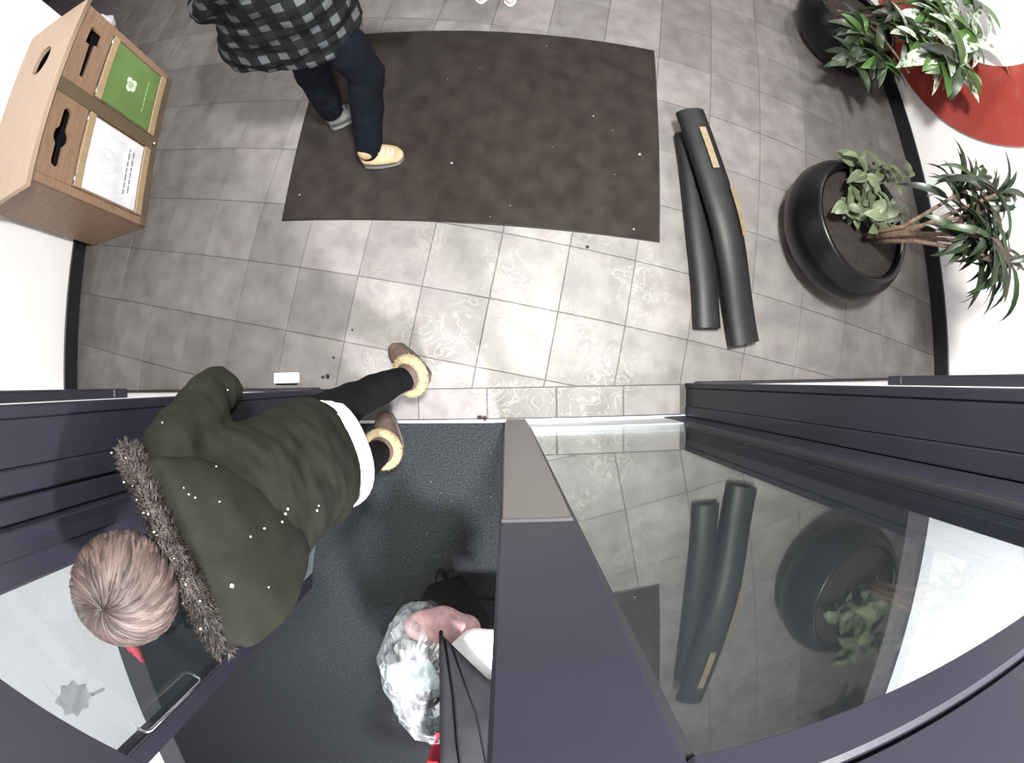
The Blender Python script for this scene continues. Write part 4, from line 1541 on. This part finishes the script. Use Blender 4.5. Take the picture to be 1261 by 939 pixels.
def cloth(name, c4, mat, nu=14, nv=14, amp=0.02, thick=0.006, sag=0.05, freq=9, parent=st_):
    a, b, c, d = [Vector(p) for p in c4]
    top_, bot = [], []
    nrm = (b - a).cross(d - a).normalized()
    if nrm.z < 0:
        nrm = -nrm
    vs, fs = [], []
    for i in range(nu + 1):
        for j in range(nv + 1):
            u, v = i / nu, j / nv
            p = (a.lerp(b, u)).lerp(d.lerp(c, u), v)
            e = math.sin(math.pi * u) * math.sin(math.pi * v)
            vs.append(p + nrm * (sag * e + amp * fbm(p, freq, 2)))
    n = len(vs)
    vs += [v - nrm * thick for v in vs]
    for i in range(nu):
        for j in range(nv):
            q = i * (nv + 1) + j
            f = (q, q + 1, q + nv + 2, q + nv + 1)
            fs.append(f)
            fs.append(tuple(k + n for k in f[::-1]))
    for i in range(nu):
        for j in (0, nv):
            q, r_ = i * (nv + 1) + j, (i + 1) * (nv + 1) + j
            fs.append((q, r_, r_ + n, q + n))
    for j in range(nv):
        for i in (0, nu):
            q, r_ = i * (nv + 1) + j, i * (nv + 1) + j + 1
            fs.append((q, r_, r_ + n, q + n))
    return obj(name, MB().add(vs, fs), mat, parent, True)


cloth('foot_muff', (at(526, 722, 0.28), at(566, 706, 0.28), at(618, 782, 0.46), at(512, 768, 0.46)), BLACK, amp=0.012, sag=0.04, thick=0.01)
# dark canopy: its front tip and the pleats that spread from it
apex = at(542, 779, 0.80)
cl = at(541, 960, 0.98)
crr = at(640, 1010, 0.98)
cr2 = at(618, 852, 0.80)
cloth('canopy', (apex, cr2, crr, cl), FAB, amp=0.006, sag=0.03, thick=0.008)
for q0, q1 in ((V(-0.30, -1.72, 0.806), apex), (V(0.10, -1.72, 0.806), cr2), (V(-0.30, -1.80, 0.873), cl), (V(0.10, -1.80, 0.873), crr)):
    q1 = q1 - V(0, 0, 0.012)
    obj('canopy_bow', MB().tube([q0, q0.lerp(q1, 0.5) + V(0, 0, -0.03), q1], 0.007, 8), BLACK, st_, True)
rb = MB()
for k in (0.3, 0.72):
    e = cl.lerp(crr, k)
    pts = [apex.lerp(cr2, k * 0.25) + V(0, 0, 0.012)]
    for q in (0.3, 0.6, 1.0):
        pts.append((apex.lerp(cr2, k * 0.6)).lerp(e, q) + V(0, 0, 0.012 + 0.035 * math.sin(math.pi * q * 0.9)))
    rb.tube(pts, 0.0035, 6)
obj('canopy_piping', rb, BLACK, st_, True)['kind'] = 'stuff'
# blanket bundles in the seat
m = MB().ball(at(545, 772, 0.60), (0.15, 0.08, 0.07), 20, 12)
link('pink_blanket', remesh(m, 0.012, 2, lambda c: 0.022 * fbm(c, 14)), PINKB, st_, True)
m = MB().ball(at(592, 806, 0.66), (0.13, 0.12, 0.06), 20, 12)
link('white_blanket', remesh(m, 0.012, 2, lambda c: 0.012 * fbm(c, 12)), WHITEB, st_, True)
m = MB().bbox((-0.10, -0.075, -0.04), (0.10, 0.075, 0.04), 0.02, Matrix.Translation(at(508, 832, 0.52)) @ Matrix.Rotation(0.3, 4, 'Z'))
link('aqua_cloth', remesh(m, 0.012, 4, lambda c: 0.012 * fbm(c, 12)), AQUA, st_, True)
m = MB().limb([at(512, 872, 0.5), at(538, 862, 0.55)], [0.016, 0.02], 10)
obj('dark_strap', m, BLACK, st_, True)
# crumpled clear film around the near side
out = [(462, 800), (471, 782), (486, 765), (500, 753), (522, 757), (546, 770), (562, 800), (560, 850), (552, 905), (538, 912), (516, 902), (492, 880), (480, 850), (468, 822)]
cen = V(0, 0, 0)
for x, y in out:
    cen += at(x, y, 0.62)
cen /= len(out)
rs = []
for k, z in ((0.05, 0.79), (0.3, 0.785), (0.55, 0.76), (0.8, 0.71), (0.95, 0.65), (1.0, 0.58), (0.98, 0.48), (0.85, 0.40), (0.6, 0.36), (0.05, 0.34)):
    ring = []
    for i in range(len(out) * 3):
        a, b = out[i // 3], out[(i // 3 + 1) % len(out)]
        q = (i % 3) / 3
        p = at(a[0] + (b[0] - a[0]) * q, a[1] + (b[1] - a[1]) * q, 0.60)
        pt = V(cen.x + (p.x - cen.x) * k, cen.y + (p.y - cen.y) * k, z)
        ring.append(pt)
    rs.append(ring)
m = MB().rings(rs)
tmp = m.mesh('tmp')
bm = bmesh.new()
bm.from_mesh(tmp)
bmesh.ops.triangulate(bm, faces=bm.faces[:])
bmesh.ops.subdivide_edges(bm, edges=bm.edges[:], cuts=1)
for v in bm.verts:
    n_ = v.normal
    v.co += n_ * (0.028 * noise.turbulence(v.co * 8, 2, True) - 0.012) + V(fbm(v.co, 14), fbm(v.co, 14, 4), fbm(v.co, 14, 8)) * 0.012
bm.to_mesh(tmp)
bm.free()
rc = link('rain_cover', tmp, PLASTW, st_)
rc['label'] = 'crumpled clear plastic cover'
m = MB()
for k, (x0, x1) in enumerate(((536, 528), (541, 540), (546, 552))):
    m.limb([at(x0, 902, 0.62), at((x0 + x1) / 2 + 2, 922, 0.57), at(x1, 946, 0.52)], [0.010, 0.020, 0.024], 10)
link('red_ribbon', remesh(m, 0.007, 2, lambda c: 0.006 * fbm(c, 30)), REDF, st_, True)

# ------------------------------------------------------------------ crumbs of snow and grit
def crumbs(name, label, pts, mat):
    m = MB()
    for p, r_ in pts:
        m.ball((p.x, p.y, p.z + r_ * 0.5), (r_, r_ * random.uniform(0.7, 1.3), r_ * 0.5), 6, 4)
    o = obj(name, m, mat)
    tag(o, label, 'snow' if mat is CRUMB else 'grit', kind='stuff')


pts = []
for i in range(12):
    u, v = random.uniform(0.05, 0.95), random.uniform(0.03, 0.97)
    p = bl.lerp(brr, u).lerp(tl.lerp(tr, u), v)
    pts.append((V(p.x, p.y, 0.011), random.uniform(0.0015, 0.0035)))
for x, y, r_ in ((556, 201, 0.007), (787, 190, 0.008), (730, 143, 0.005), (780, 282, 0.006), (369, 240, 0.005)):
    pts.append((at(x, y, 0.011), r_))
crumbs('snow_crumbs', 'white crumbs of snow scattered on the brown mat', pts, CRUMB)
pts = [(V(random.uniform(-0.6, 0.0), random.uniform(-0.85, -0.22), 0.009), random.uniform(0.0008, 0.002)) for _ in range(26)]
crumbs('snow_crumbs', 'fine white crumbs on the black mat outside', pts, CRUMB)
pts = [(at(x, y, 0.0005), r_) for x, y, r_ in ((404, 463, 0.012), (398, 464, 0.010), (411, 440, 0.008), (434, 406, 0.006), (723, 304, 0.009), (591, 514, 0.014), (597, 515, 0.011))]
crumbs('grit', 'dark crumbs of grit on the tiles by the doorway', pts, SOIL)
